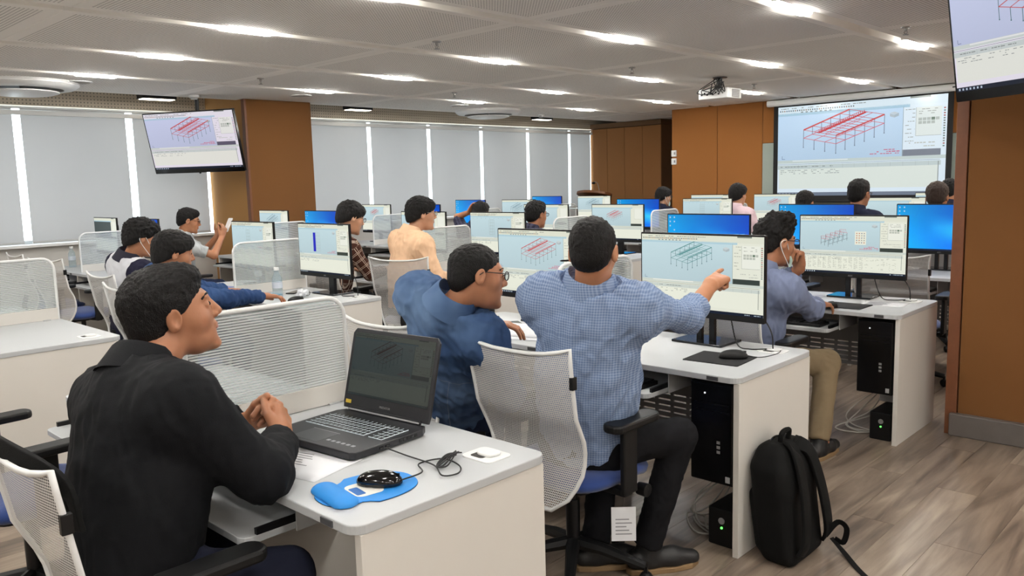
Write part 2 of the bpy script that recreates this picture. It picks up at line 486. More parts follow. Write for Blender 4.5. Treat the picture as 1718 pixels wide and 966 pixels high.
struct(MB().box(-1.36, -0.33, 5.02, 5.07, 0, 0.13).build('baseboard_pillar', BASEB, bev=0.006))

# ---- tall cabinets
cb = thing('tall_cabinet', 'tan fabric fronted tall cabinet with flush doors beside the blinds', 'cabinet', (-9.46, 13.1, 0))
MB().box(-0.82, 0.84, 0.02, 0.88, 0.0, 2.5).build('body', mat('brown_cabinet_side', (104, 72, 40), 0.7, var=0.06), cb, bev=0.003)
MB().box(-0.82, 0.84, 0.0, 0.88, 2.505, 2.595).build('top_filler', mat('brown_cabinet_side', (104, 72, 40)), cb, bev=0.003)
for k in range(4):
    d = MB().box(-0.82 + 0.415 * k + 0.004, -0.82 + 0.415 * (k + 1) - 0.004, 0, 0.022, 0.08, 2.49).build('door', CAB_M, cb, bev=0.003)

# ---- ceiling lamps in the channels
lamp_side = ['window side', 'second', 'third', 'fourth', 'fifth', 'sixth', 'seventh', 'eighth', 'ninth', 'tenth']
housing_me = MB().box(-0.058, -0.05, -0.22, 0.22, 0.0, 0.03).box(0.05, 0.058, -0.22, 0.22, 0.0, 0.03).box(-0.058, 0.058, -0.23, -0.22, 0, 0.03).box(-0.058, 0.058, 0.22, 0.23, 0, 0.03).box(-0.058, 0.058, -0.23, 0.23, 0.03, 0.036).mesh('housing', bev=0.001, seg=1)
diff_me = MB().rbox(-0.045, 0.045, -0.18, 0.18, -0.048, 0.014, 0.03).mesh('diffuser', bev=0.008)
order = ['nearest the back wall', 'above the back row', 'second along', 'third along', 'fourth along', 'nearest the front wall']
for i, x in enumerate(GX):
    for j in range(6):
        y = -1.85 + 2.42 * j
        t = thing('ceiling_light', 'lit lamp in the %s ceiling channel, %s' % (lamp_side[i], order[j]), 'ceiling light', (x, y, ZC + 0.034), 0, 'lit lamps set in the ceiling channels')
        obj('housing', housing_me, WHITE_PL, t); obj('diffuser', diff_me, LAMP_ON, t)

# ---- round air diffusers, sprinklers, detectors
def air_diffuser(x, y, label):
    t = thing('air_diffuser', label, 'air vent', (x, y, ZC), 0, 'round ceiling air diffusers')
    MB().lathe([(0.50, 0.0), (0.50, -0.03), (0.46, -0.06), (0.38, -0.075), (0.36, -0.07), (0.36, -0.02), (0.36, 0.0)], 40).build('outer_ring', WHITE_PL, t, smooth=True)
    MB().lathe([(0.355, -0.004), (0.30, -0.03), (0.001, -0.03)], 40).build('dark_gap', BLACK_PL, t)
    mb = MB()
    for r in (0.07, 0.12, 0.17, 0.22, 0.27):
        mb.lathe([(r - 0.05, -0.11), (r - 0.006, -0.11), (r - 0.006, -0.095), (r - 0.05, -0.095)] if r > 0.08 else [(0.001, -0.11), (r - 0.006, -0.11), (r - 0.006, -0.095), (0.001, -0.095)], 36)
    mb.lathe([(0.0, -0.117), (0.262, -0.117), (0.32, -0.10), (0.32, -0.09), (0.262, -0.09)], 40)
    mb.lathe([(0.02, -0.1), (0.02, -0.02)], 10)
    mb.build('centre_disc', WHITE_PL, t, smooth=True)
    return t
air_diffuser(-9.02, 2.62, 'white round ceiling air diffuser at the left picture edge')
air_diffuser(-8.98, 8.95, 'white round ceiling air diffuser above the bright blinds')
STEEL = mat('brushed_steel', (150, 148, 144), 0.35, 0.8)
spr = [(-7.5, 4.31, 'above the hanging television side, nearest the pillar'), (-4.85, 4.3, 'in the middle of the board, upper centre'), (-7.42, 6.83, 'above the blinds right of the pillar'), (-4.82, 6.82, 'left of the ceiling projector'), (-2.23, 6.72, 'near the right hanging television'), (-4.8, 9.3, 'in front of the projection screen')]
first = None
for x, y, w in spr:
    if first is None:
        first = t = thing('sprinkler', 'small steel ceiling sprinkler ' + w, 'sprinkler', (x, y, ZC), 0, 'ceiling sprinklers')
        MB().lathe([(0.035, 0), (0.033, -0.008), (0.012, -0.012), (0.012, -0.03), (0.004, -0.032)], 16).build('escutcheon', STEEL, t, smooth=True)
        MB().tube([(-0.006, 0, -0.03), (-0.014, 0, -0.042), (0, 0, -0.056), (0.014, 0, -0.042), (0.006, 0, -0.03)], 0.003, 6).build('yoke', STEEL, t, smooth=True)
        MB().lathe([(0.001, -0.056), (0.02, -0.056), (0.022, -0.06), (0.001, -0.06)], 14).build('deflector', STEEL, t)
    else:
        dup(first, (x, y, ZC), 0, 'small steel ceiling sprinkler ' + w)
for x, y, lb, r in ((-9.26, 4.46, 'small white smoke detector by the ceiling edge above the television', 0.06), (-9.1, 10.3, 'small white smoke detector by the ceiling edge near the cabinets', 0.06)):
    t = thing('smoke_detector', lb, 'smoke detector', (x, y, ZC), 0, 'smoke detectors')
    MB().lathe([(r, 0), (r, -0.02), (r * 0.7, -0.03), (r * 0.6, -0.045), (0.001, -0.047)], 20).build('body', WHITE_PL, t, smooth=True)
    MB().lathe([(r * 0.72, -0.031), (r * 0.72, -0.036), (r * 0.62, -0.038), (r * 0.62, -0.031)], 20).build('sensor_slot', GREY_METAL, t)
for x, y, lb in ((-8.69, 3.02, 'flush round ceiling loudspeaker near the left diffuser'), (-8.64, 5.48, 'flush round ceiling loudspeaker above the pillar'), (-8.6, 8.0, 'flush round ceiling loudspeaker above the third blind')):
    t = thing('ceiling_speaker', lb, 'speaker', (x, y, ZC), 0, 'flush ceiling loudspeakers')
    MB().lathe([(0.13, 0), (0.128, -0.008), (0.11, -0.01), (0.11, -0.004)], 28).build('rim', WHITE_PL, t, smooth=True)
    MB().lathe([(0.11, -0.005), (0.001, -0.009)], 28).build('grille', mat('grille_grey', (176, 172, 166), 0.7, bump=0.6, bscale=400), t, smooth=True)
for x, y, lb in ((-9.88, 4.3, 'left of the pillar by the television pole'), (-9.88, 7.2, 'just right of the pillar'), (-9.88, 11.2, 'near the tan cabinets')):
    t = thing('downlight', 'black box downlight above the blinds, ' + lb, 'downlight', (x, y, 2.72), 0, 'black box downlights over the blinds')
    MB().box(-0.09, 0.09, -0.2, 0.2, -0.12, 0.0).box(-0.01, 0.01, -0.01, 0.01, 0, 0.08).build('body', BLACK_METAL, t, bev=0.004)
    MB().rbox(-0.075, 0.075, -0.185, 0.185, -0.126, -0.119, 0.01).build('lens', m_emit('downlight_lens', (255, 244, 226), 6.0) if 'dl' not in MATS else MATS['dl'], t)
# ================================================================== SCREEN PICTURES
class Scr:
    """flat picture on a screen, x 0..1 left to right, y 0..1 top to bottom; layers a hair apart"""
    def __init__(s, w, h, tint=(1, 1, 1), gain=1.0):
        s.w, s.h = w, h; s.q = []; s.tint = tint; s.gain = gain
    def c(s, col):
        l = lin(col); return tuple(min(1.0, l[i] * s.tint[i] * s.gain) for i in range(3)) + (1.0,)
    def quad(s, pts, col, layer=1):
        cols = [s.c(k) for k in col] if isinstance(col[0], (tuple, list)) else [s.c(col)] * 4
        s.q.append((pts, cols, layer))
    def rect(s, x0, y0, x1, y1, col, layer=1):
        s.quad([(x0, y0), (x1, y0), (x1, y1), (x0, y1)], col, layer)
    def line(s, a, b, t, col, layer=3):
        ar = s.w / s.h
        dx, dy = (b[0] - a[0]) * ar, b[1] - a[1]
        L = math.hypot(dx, dy) + 1e-9
        nx, ny = -dy / L * t / ar, dx / L * t
        s.quad([(a[0] + nx, a[1] + ny), (b[0] + nx, b[1] + ny), (b[0] - nx, b[1] - ny), (a[0] - nx, a[1] - ny)], col, layer)
    def dashes(s, x0, x1, y, t, col, rnd, fill=0.7, layer=3):
        x = x0
        while x < x1:
            l = rnd.uniform(0.006, 0.025)
            if rnd.random() < fill: s.rect(x, y - t / 2, min(x + l, x1), y + t / 2, col, layer)
            x += l + 0.004
    def mesh(s, name):
        v = []; f = []; cc = []
        for pts, cols, layer in s.q:
            o = len(v)
            for x, y in pts: v.append(((x - 0.5) * s.w, -0.00025 * layer, (0.5 - y) * s.h))
            f.append((o, o + 1, o + 2, o + 3)); cc += cols
        me = bpy.data.meshes.new(name); me.from_pydata(v, [], f)
        at = me.color_attributes.new('Col', 'FLOAT_COLOR', 'CORNER')
        at.data.foreach_set('color', np.array(cc, np.float32).ravel())
        me.update(); return me

def frame3d(s, box, beam, col, roof, style='hall', t=0.0022, seed=1):
    """axonometric steel frame drawn as lines inside box=(x0,y0,x1,y1)"""
    x0, y0, x1, y1 = box
    W, H = x1 - x0, y1 - y0
    nx, ny = 4, 6
    def P(i, j, k):
        # i across (0..1) j along (0..1) k height
        return (x0 + W * (0.42 * i + 0.58 * j), y0 + H * (0.55 + 0.17 * i - 0.40 * j - 0.30 * k * 0.8 + 0.0))
    for i in range(nx):
        for j in range(ny):
            if i in (0, nx - 1) or j in (0, ny - 1):
                a = P(i / (nx - 1), j / (ny - 1), 0.0); b = P(i / (nx - 1), j / (ny - 1), -0.9)
                if not (i == 0 and j > 0) and not (j == ny - 1 and i < nx - 1):
                    s.line(a, b, t, col); s.rect(b[0] - 0.003, b[1] - 0.004, b[0] + 0.003, b[1] + 0.006, col, 3)
    for i in range(nx): s.line(P(i / (nx - 1), 0, 0), P(i / (nx - 1), 1, 0), t, beam)
    for j in range(ny): s.line(P(0, j / (ny - 1), 0), P(1, j / (ny - 1), 0), t, beam)
    for i in range(2): s.line(P(i, 0, 0), P(i, 1, 0), t * 1.2, beam)
    # roof trusses
    for i in range(nx): s.line(P(i / (nx - 1), 0, 0.8), P(i / (nx - 1), 1, 0.8), t * (2.4 if i in (0, nx - 1) else 0.8), roof)
    for i in range(2):
        for j in range(ny): s.line(P(i, j / (ny - 1), 0), P(i, j / (ny - 1), 0.8), t, col)
    for j in range(ny): s.line(P(0, j / (ny - 1), 0.8), P(1, j / (ny - 1), 0.8), t * 0.8, roof)
    n = 26
    for k in range(n):
        a, b = k / n, (k + 1) / n
        s.line(P(0.42, a, 0.75), P(0.55, (a + b) / 2, 0.85), t * 1.0, roof); s.line(P(0.55, (a + b) / 2, 0.85), P(0.42, b, 0.75), t * 1.0, roof)
        s.line(P(0.48, a, 0.7), P(0.48, a, 1.05), t * 1.1, roof)

def app_screen(name, w, h, pic='frame', beam=(200, 90, 90), col=(70, 110, 110), roof=(205, 70, 70), tint=(1, 1, 1), view=(198, 222, 228), pane=(232, 234, 218), bar=(226, 228, 210), dark=(58, 66, 60), seed=1, popup=False, fine=True, task=(16, 26, 44), gain=1.0, fbox=None, lw=0.0022):
    r = random.Random(seed)
    s = Scr(w, h, tint, gain)
    s.rect(0, 0, 1, 1, pane, 0)
    s.rect(0, 0, 1, 0.085, bar, 1); s.rect(0, 0.075, 0.8, 0.105, (176, 208, 220), 1)
    s.rect(0.80, 0, 0.91, 0.018, (120, 128, 120), 2)
    vx = 0.765
    s.rect(0.0, 0.105, vx, 0.60, view, 1)
    s.quad([(0.0, 0.105), (vx, 0.105), (vx, 0.60), (0.0, 0.60)], [view, view, tuple(int(v * 0.93) for v in view), tuple(int(v * 0.95) for v in view)], 2)
    s.line((vx, 0.10), (vx, 0.60), 0.002, (120, 140, 140))
    s.rect(vx, 0.105, 0.975, 0.53, pane, 1); s.rect(vx + 0.002, 0.535, 0.972, 0.60, dark, 2)
    s.rect(0.835, 0.115, 0.972, 0.40, (238, 240, 228), 2); s.line((0.835, 0.115), (0.835, 0.40), 0.0015, (150, 155, 145)); s.line((0.835, 0.40), (0.972, 0.40), 0.0015, (150, 155, 145))
    s.rect(0.0, 0.60, 1, 0.635, (208, 216, 206), 1); s.rect(0.1, 0.603, 0.45, 0.616, (236, 238, 230), 2)
    s.rect(0.0, 0.655, 0.975, 0.70, (206, 214, 206), 2); s.rect(0.01, 0.70, 0.96, 0.92, (236, 238, 222), 2)
    s.line((0.0, 0.645), (0.97, 0.645), 0.002, (120, 130, 125)); s.line((0.962, 0.66), (0.962, 0.9), 0.004, (140, 146, 140))
    s.rect(0, 0.962, 1, 1.0, task, 2)
    for k in range(7): s.rect(0.012 + 0.022 * k, 0.972, 0.022 + 0.022 * k, 0.99, (190, 205, 215), 3)
    s.dashes(0.86, 0.98, 0.981, 0.010, (170, 185, 195), r)
    if fine:
        s.dashes(0.02, 0.55, 0.022, 0.007, (120, 124, 112), r, 0.75)
        for k in range(34): s.rect(0.012 + 0.014 * k, 0.040, 0.019 + 0.014 * k, 0.056, r.choice([(92, 104, 110), (130, 130, 110), (160, 120, 90), (80, 100, 120)]), 3)
        for k in range(7): s.rect(0.15 + 0.03 * k, 0.064, 0.165 + 0.03 * k, 0.076, (140, 146, 140), 3)
        for k in range(16):
            s.rect(0.981, 0.13 + 0.025 * k, 0.991, 0.143 + 0.025 * k, r.choice([(120, 120, 110), (170, 90, 80), (90, 120, 110)]), 3)
        for k in range(9): s.dashes(vx + 0.012, 0.83, 0.13 + 0.04 * k, 0.006, (150, 152, 140), r, 0.6)
        for k in range(3): s.dashes(0.85, 0.95, 0.135 + 0.022 * k, 0.006, (150, 152, 140), r, 0.6)
        for a in range(2):
            for k in range(5 if a == 0 else 4): s.rect(0.848 + 0.023 * k, 0.22 + 0.035 * a, 0.867 + 0.023 * k, 0.248 + 0.035 * a, (110, 130, 110) if (a, k) == (0, 3) else (190, 194, 182), 3)
        s.dashes(0.80, 0.95, 0.47, 0.012, (200, 202, 190), r, 0.8); s.dashes(0.88, 0.96, 0.505, 0.010, (200, 202, 190), r, 0.8)
        s.dashes(0.62, 0.75, 0.545, 0.010, (214, 90, 120), r, 0.8); s.dashes(0.66, 0.74, 0.525, 0.008, (214, 90, 120), r, 0.8); s.dashes(0.58, 0.75, 0.565, 0.008, (214, 90, 120), r, 0.8)
        s.line((0.03, 0.55), (0.03, 0.585), 0.002, (70, 90, 130)); s.line((0.03, 0.585), (0.05, 0.585), 0.002, (70, 90, 130))
        s.quad([(0.69, 0.15), (0.715, 0.14), (0.74, 0.155), (0.715, 0.17)], (205, 212, 212), 3); s.quad([(0.69, 0.155), (0.715, 0.172), (0.715, 0.20), (0.69, 0.185)], (186, 196, 198), 3); s.quad([(0.74, 0.155), (0.715, 0.172), (0.715, 0.20), (0.74, 0.185)], (176, 188, 192), 3)
        for k in range(14): s.line((0.07 * k, 0.655), (0.07 * k, 0.70), 0.001, (170, 178, 170))
        s.dashes(0.02, 0.36, 0.675, 0.008, (140, 146, 140), r, 0.7)
        for k in range(3): s.dashes(0.02, 0.4, 0.715 + 0.018 * k, 0.006, (150, 156, 150), r, 0.5)
    if pic == 'frame':
        frame3d(s, fbox or (0.26, 0.12, 0.66, 0.56), beam, col, roof, t=lw)
    elif pic == 'plan':
        for k in range(4): s.line((0.36 + 0.03 * k, 0.17), (0.36 + 0.03 * k, 0.54), 0.0025, (150, 165, 160))
        for k in range(6): s.line((0.36, 0.17 + 0.074 * k), (0.45, 0.17 + 0.074 * k), 0.002, (150, 165, 160))
        for k in range(9): s.rect(0.05 + 0.08 * k, 0.13, 0.056 + 0.08 * k, 0.14, (120, 140, 150), 3)
    elif pic == 'bar':
        s.rect(0.305, 0.17, 0.355, 0.555, (30, 34, 190), 3)
        for k in range(4): s.line((0.37 + 0.025 * k, 0.17), (0.37 + 0.025 * k, 0.555), 0.0015, (150, 165, 160))
        for k in range(7): s.line((0.30, 0.17 + 0.064 * k), (0.445, 0.17 + 0.064 * k), 0.0015, (150, 165, 160), 2)
    elif pic == 'frames':
        x0, y0 = 0.21, 0.30
        for k in range(5):
            dx, dy = 0.045 * k, -0.03 * k
            for q in range(3): s.line((x0 + dx + 0.035 * q, y0 + 0.09 + dy + 0.012 * q), (x0 + dx + 0.035 * q, y0 + 0.2 + dy + 0.02 * q), 0.0025, (64, 72, 84))
            s.line((x0 + dx, y0 + 0.09 + dy), (x0 + dx + 0.075, y0 + 0.112 + dy), 0.0025, (206, 120, 130))
            for q in range(4): s.line((x0 + dx + 0.018 * q, y0 + 0.05 + dy), (x0 + dx + 0.009 + 0.018 * q, y0 + 0.11 + dy), 0.002, (206, 120, 130))
            s.line((x0 + dx, y0 + 0.05 + dy), (x0 + dx, y0 + 0.2 + dy), 0.0025, (64, 72, 84)); s.line((x0 + dx, y0 + 0.05 + dy), (x0 + dx + 0.06, y0 + 0.05 + dy), 0.002, (206, 120, 130))
        s.line((x0, y0 + 0.17), (x0 + 0.25, y0 + 0.02), 0.002, (64, 72, 84)); s.line((x0 + 0.07, y0 + 0.2), (x0 + 0.26, y0 + 0.08), 0.002, (64, 72, 84))
        for k in range(14):
            for c_ in range(18): s.dashes(0.03 + 0.05 * c_, 0.065 + 0.05 * c_, 0.715 + 0.015 * k, 0.005, (170, 172, 158), r, 0.75 if c_ < 12 else 0.2)
    if popup:
        s.rect(0.535, 0.26, 0.64, 0.49, (236, 236, 220), 4)
        for a in range(5):
            for k in range(4): s.rect(0.548 + 0.023 * k, 0.285 + 0.04 * a, 0.558 + 0.023 * k, 0.303 + 0.04 * a, r.choice([(190, 120, 80), (150, 150, 140), (120, 130, 150)]), 5)
    return s.mesh(name)

def desk_screen(name, w, h, icons=True, gain=1.0):
    s = Scr(w, h, (1, 1, 1), gain); N, K = 18, 10
    def colr(u, v):
        b = max(0.0, 1 - abs((v - 0.62) - (u - 0.8) * 0.35) * 3.2) * max(0, 1 - abs(u - 0.8) * 2.2)
        base = np.array([16, 172, 246]) * (1 - u) + np.array([6, 78, 208]) * u
        base = base * (0.92 + 0.25 * v) + np.array([60, 120, 60]) * b
        return tuple(float(min(255, max(0, c))) for c in base)
    for i in range(N):
        for j in range(K):
            u0, u1, v0, v1 = i / N, (i + 1) / N, j / K, (j + 1) / K
            s.quad([(u0, v0), (u1, v0), (u1, v1), (u0, v1)], [colr(u0, v0), colr(u1, v0), colr(u1, v1), colr(u0, v1)], 0)
    # window shape of light
    for k in range(2):
        for q in range(2):
            s.quad([(0.82 + 0.07 * k, 0.36 + 0.12 * q), (0.88 + 0.07 * k, 0.35 + 0.12 * q), (0.88 + 0.07 * k, 0.455 + 0.12 * q), (0.82 + 0.07 * k, 0.46 + 0.12 * q)], (40, 150, 238), 1)
    for k in range(6):
        for q in range(2):
            if (k + q) % 4 != 3: s.rect(0.022 + 0.055 * q, 0.04 + 0.085 * k, 0.036 + 0.055 * q, 0.068 + 0.085 * k, (190, 215, 235), 2)
    s.rect(0, 0.962, 1, 1, (14, 30, 60), 2)
    return s.mesh(name)

# ================================================================== FURNITURE
MW, MH = 0.66, 0.392
def monitor_parts(t, screen_me, posts=2):
    MB().rbox(-MW / 2, MW / 2, -0.006, 0.012, 0.125, 0.125 + MH, 0.006, 'y').build('bezel', BLACK_PL, t)
    MB().rbox(-MW / 2 + 0.06, MW / 2 - 0.06, 0.012, 0.04, 0.17, 0.125 + MH - 0.06, 0.04, 'y').build('rear_housing', BLACK_PL, t, bev=0.006)
    obj('screen', screen_me, SCREEN, t, (0, -0.0068, 0.125 + 0.026 + (MH - 0.034) / 2))
    if posts == 2:
        for x in (-0.034, 0.034): MB().box(x - 0.014, x + 0.014, 0.045, 0.068, 0.01, 0.33).build('stand_post', BLACK_METAL, t, bev=0.002)
        MB().box(-0.05, 0.05, 0.03, 0.066, 0.24, 0.33).build('neck_plate', BLACK_METAL, t, bev=0.003)
    else:
        MB().rbox(-0.035, 0.035, 0.045, 0.07, 0.01, 0.33, 0.004).build('stand_post', BLACK_METAL, t)
    MB().rbox(-0.135, 0.135, -0.04, 0.15, 0.0, 0.011, 0.008).build('base_plate', DARK_GLASS, t, bev=0.002)
SW, SH = MW - 0.012, MH - 0.034

SCR = {}
def scr(kind):
    if kind in SCR: return SCR[kind]
    g = dict(name='screen_' + kind, w=SW, h=SH)
    if kind == 'red': me = app_screen(**g, seed=3, fbox=(0.28, 0.13, 0.68, 0.56))
    elif kind == 'teal': me = app_screen(**g, beam=(70, 140, 140), col=(40, 90, 100), roof=(90, 150, 150), seed=4, fbox=(0.26, 0.10, 0.60, 0.48))
    elif kind == 'grey': me = app_screen(**g, beam=(110, 125, 135), col=(80, 100, 105), roof=(120, 150, 165), seed=5, fine=False)
    elif kind == 'redsmall': me = app_screen(**g, seed=6, fbox=(0.3, 0.16, 0.6, 0.48), fine=False)
    elif kind == 'plan': me = app_screen(**g, pic='plan', seed=7)
    elif kind == 'bar': me = app_screen(**g, pic='bar', seed=8)
    elif kind == 'frames': me = app_screen(**g, pic='frames', seed=9, popup=True)
    elif kind == 'blank': me = app_screen(**g, pic='none', seed=10, fine=False)
    elif kind == 'dark': me = app_screen(**g, pic='none', seed=11, view=(70, 80, 80), fine=False)
    elif kind == 'desktop': me = desk_screen('screen_desktop', SW, SH)
    SCR[kind] = me
    return me

ROWY = [1.03 + 1.79 * k for k in range(6)]
BX = {'A': -1.51, 'B': -4.61, 'C': -7.71}
rown = ['first', 'second', 'third', 'fourth', 'fifth', 'sixth']
bname = {'A': 'aisle-side', 'B': 'middle', 'C': 'window-side'}
seatn = {0: 'right seat', 1: 'left seat'}
SEATX = {0: -0.47, 1: -1.47}
DW = 1.93
CSH = {('C', 2): 0.34}

# ---- double desks
def slotted(mb, x0, x1, y, z0, z1):
    """sheet with rows of slots: horizontal bars tied by vertical webs"""
    zs = z0 + 0.15
    mb.box(x0, x1, y, y + 0.012, zs, z1)
    n = 5; dz = (zs - z0) / n
    for k in range(n): mb.box(x0, x1, y, y + 0.012, z0 + dz * k, z0 + dz * k + dz * 0.74)
    m = max(2, int((x1 - x0) / 0.085))
    for k in range(m + 1):
        x = x0 + (x1 - x0 - 0.02) * k / m
        mb.box(x, x + 0.02, y + 0.001, y + 0.011, z0, zs)
def make_desk():
    t = thing('double_desk', 'desk', 'desk')
    MB().rbox(-DW, 0, 0, 0.68, 0.715, 0.74, 0.045, seg=6).build('tabletop', WHITE_TOP, t, bev=0.003)
    for x in (-DW + 0.004, -DW / 2 - 0.0125, -0.029):
        MB().box(x, x + 0.025, 0.02, 0.66, 0.0, 0.715).build('end_panel', WHITE, t, bev=0.0015)
    for a, b in ((-DW + 0.03, -DW / 2 - 0.013), (-DW / 2 + 0.013, -0.03)):
        mb = MB(); slotted(mb, a, b, 0.585, 0.30, 0.70); mb.build('modesty_panel', GREY_METAL, t)
    for sx in (0, -DW / 2):
        tr = MB().rbox(sx - 0.90, sx - 0.36, -0.09, 0.26, 0.618, 0.638, 0.03).build('keyboard_tray', WHITE_TOP, t, bev=0.002)
        for q in (sx - 0.372, sx - 0.90): MB().box(q, q + 0.012, -0.05, 0.3, 0.638, 0.655).build('slide_rail', BLACK_METAL, tr)
        for q in (sx - 0.354, sx - 0.93): MB().box(q, q + 0.004, 0.06, 0.32, 0.615, 0.715).build('tray_bracket', LIGHT_METAL, t)
        MB().box(sx - 0.135, sx - 0.085, -0.0035, 0.003, 0.7195, 0.735).build('label_plate', mat('dark_grey_plate', (74, 74, 76), 0.5), t, bev=0.0008)
        g = MB().rbox(sx - 0.185, sx - 0.065, 0.50, 0.60, 0.7395, 0.7435, 0.02).build('cable_port', WHITE_PL, t, bev=0.001)
        MB().rbox(sx - 0.16, sx - 0.11, 0.515, 0.575, 0.7436, 0.7442, 0.01).build('port_opening', mat('port_shadow_grey', (60, 58, 56), 0.8), g)
        MB().rbox(sx - 0.155, sx - 0.09, 0.53, 0.585, 0.7437, 0.752, 0.02).build('port_flap', WHITE_PL, g, bev=0.003)
    return t
desk0 = make_desk()
desks = {}
dlab = {('A', 0): 'nearest white double desk carrying the open laptop', ('B', 0): 'empty white double desk at the left picture edge',
        ('A', 1): 'white double desk where the man in checked shirt points', ('B', 1): 'white double desk carrying water bottles and crumpled tissue',
        ('A', 2): 'white double desk with metal skirt beside the ochre aisle pillar', ('C', 1): 'white double desk with plastic bag near the window'}
for k in range(6):
    for b in 'ABC':
        if (b, k) == ('C', 0): continue
        lb = dlab.get((b, k), 'white double desk in the %s row of the %s block' % (rown[k], bname[b]))
        if not desks: o = desk0; o.location = (BX[b] + CSH.get((b, k), 0), ROWY[k], 0); o['label'] = lb
        else: o = dup(desk0, (BX[b] + CSH.get((b, k), 0), ROWY[k], 0), 0, lb)
        o['group'] = 'white double computer desks'
        desks[(b, k)] = o

# ---- ribbed dividers between the seats
def make_divider():
    t = thing('desk_divider', 'divider', 'divider')
    y0, y1, H = 0.07, 0.665, 0.385
    path = [(0, y0, 0.0), (0, y0, H - 0.07)] + [(0, y0 + 0.07 - 0.07 * math.cos(a), H - 0.07 + 0.07 * math.sin(a)) for a in np.linspace(0.2, math.pi / 2, 6)] + \
           [(0, y1 - 0.07 + 0.07 * math.sin(a), H - 0.07 + 0.07 * math.cos(a)) for a in np.linspace(0, math.pi / 2, 6)] + [(0, y1, 0.0)]
    MB().tube(path, 0.0085, 8).build('frame', WHITE_PL, t, smooth=True, angle=60)
    MB().box(-0.007, 0.007, y0, y1, 0.002, 0.075).build('bottom_board', WHITE, t, bev=0.001)
    MB().box(-0.018, 0.018, y0 + 0.05, y0 + 0.09, 0.0, 0.006).box(-0.018, 0.018, y1 - 0.09, y1 - 0.05, 0.0, 0.006).build('foot_clamp', LIGHT_METAL, t)
    MB().box(-0.001, 0.001, y0 + 0.006, y1 - 0.006, 0.075, H - 0.03).box(-0.001, 0.001, y0 + 0.04, y1 - 0.04, H - 0.03, H - 0.004).build('clear_sheet', DIV_SHEET, t)
    mb = MB(); n = 32
    for i in range(n):
        z = 0.08 + (H - 0.09) * i / n
        ins = 0.008 if z < H - 0.07 else 0.008 + 0.07 * (1 - math.sqrt(max(0, 1 - ((z - H + 0.07) / 0.07) ** 2)))
        mb.box(-0.0035, 0.0035, y0 + ins, y1 - ins, z, z + 0.0042)
    o = mb.build('ribs', RIB, t); o['kind'] = 'stuff'
    return t
div0 = None
divlab = {('A', 0): 'ribbed clear divider right in front of the seated man in black', ('B', 0): 'ribbed clear divider at the left picture edge', ('B', 1): 'ribbed clear divider behind the two water bottles',
          ('A', 1): 'ribbed clear divider behind the pointing man', ('C', 1): 'ribbed clear divider beside the white plastic bag', ('A', 2): 'ribbed clear divider with two bottles behind it'}
for (b, k) in desks:
    lb = divlab.get((b, k), 'ribbed clear divider on the %s row desk, %s block' % (rown[k], bname[b]))
    loc = (BX[b] + CSH.get((b, k), 0) - DW / 2 - 0.002, ROWY[k], 0.74)
    if div0 is None: div0 = make_divider(); div0.location = loc; div0['label'] = lb
    else: dup(div0, loc, 0, lb)
for o in [o for o in COL.objects if o.name.startswith('desk_divider')]: o['group'] = 'ribbed desk dividers'

# ---- monitors
mon = {('A', 1, 0): 'teal', ('A', 1, 1): 'red', ('B', 1, 0): 'bar', ('B', 1, 1): 'plan', ('C', 1, 0): 'desktop', ('C', 1, 1): 'dark',
       ('A', 2, 0): 'frames', ('A', 2, 1): 'desktop', ('B', 2, 0): 'plan', ('B', 2, 1): 'blank', ('C', 2, 0): 'desktop', ('C', 2, 1): 'grey',
       ('A', 3, 0): 'desktop', ('A', 3, 1): 'desktop', ('B', 3, 0): 'redsmall', ('B', 3, 1): 'blank', ('C', 3, 0): 'desktop', ('C', 3, 1): 'redsmall',
       ('A', 4, 1): 'blank', ('B', 4, 0): 'plan', ('B', 4, 1): 'desktop', ('C', 4, 0): 'grey', ('C', 4, 1): 'desktop',
       ('A', 5, 1): 'blank', ('B', 5, 0): 'redsmall', ('B', 5, 1): 'blank', ('C', 5, 0): 'grey', ('C', 5, 1): 'desktop'}
what = {'teal': 'teal steel frame', 'red': 'red steel frame', 'bar': 'tall blue bar', 'plan': 'narrow grid plan', 'desktop': 'blue desktop', 'dark': 'dark view', 'frames': 'pink portal frames', 'blank': 'pale program window', 'grey': 'grey frame model', 'redsmall': 'small red frame'}
mon_first = {}
aoc = text_mesh('AOC', 0.013, 'brand_lettering')
MARK = mat('pale_grey_print', (150, 152, 156), 0.5)
for (b, k, s), kind in mon.items():
    lb = 'black monitor showing %s, %s row, %s block, %s' % (what[kind], rown[k], bname[b], seatn[s])
    loc = (BX[b] + CSH.get((b, k), 0) + SEATX[s] + random.uniform(-0.015, 0.015), ROWY[k] + 0.52, 0.74)
    posts = 2 if b == 'A' else 1
    rz = random.uniform(-0.03, 0.03)
    key = (kind, posts)
    if key not in mon_first:
        t = thing('desktop_monitor', lb, 'monitor', loc, rz, 'desktop monitors on the desks')
        monitor_parts(t, scr(kind), posts); mon_first[key] = t
    else:
        t = dup(mon_first[key], loc, rz, lb)
    if (b, k) in (('A', 1), ('A', 2), ('B', 1)) and not any(c.name.startswith('brand') for c in t.children):
        o = obj('brand_mark', aoc, MARK, t, (0, -0.0064, 0.138)); o.rotation_euler = (math.pi / 2, 0, 0)

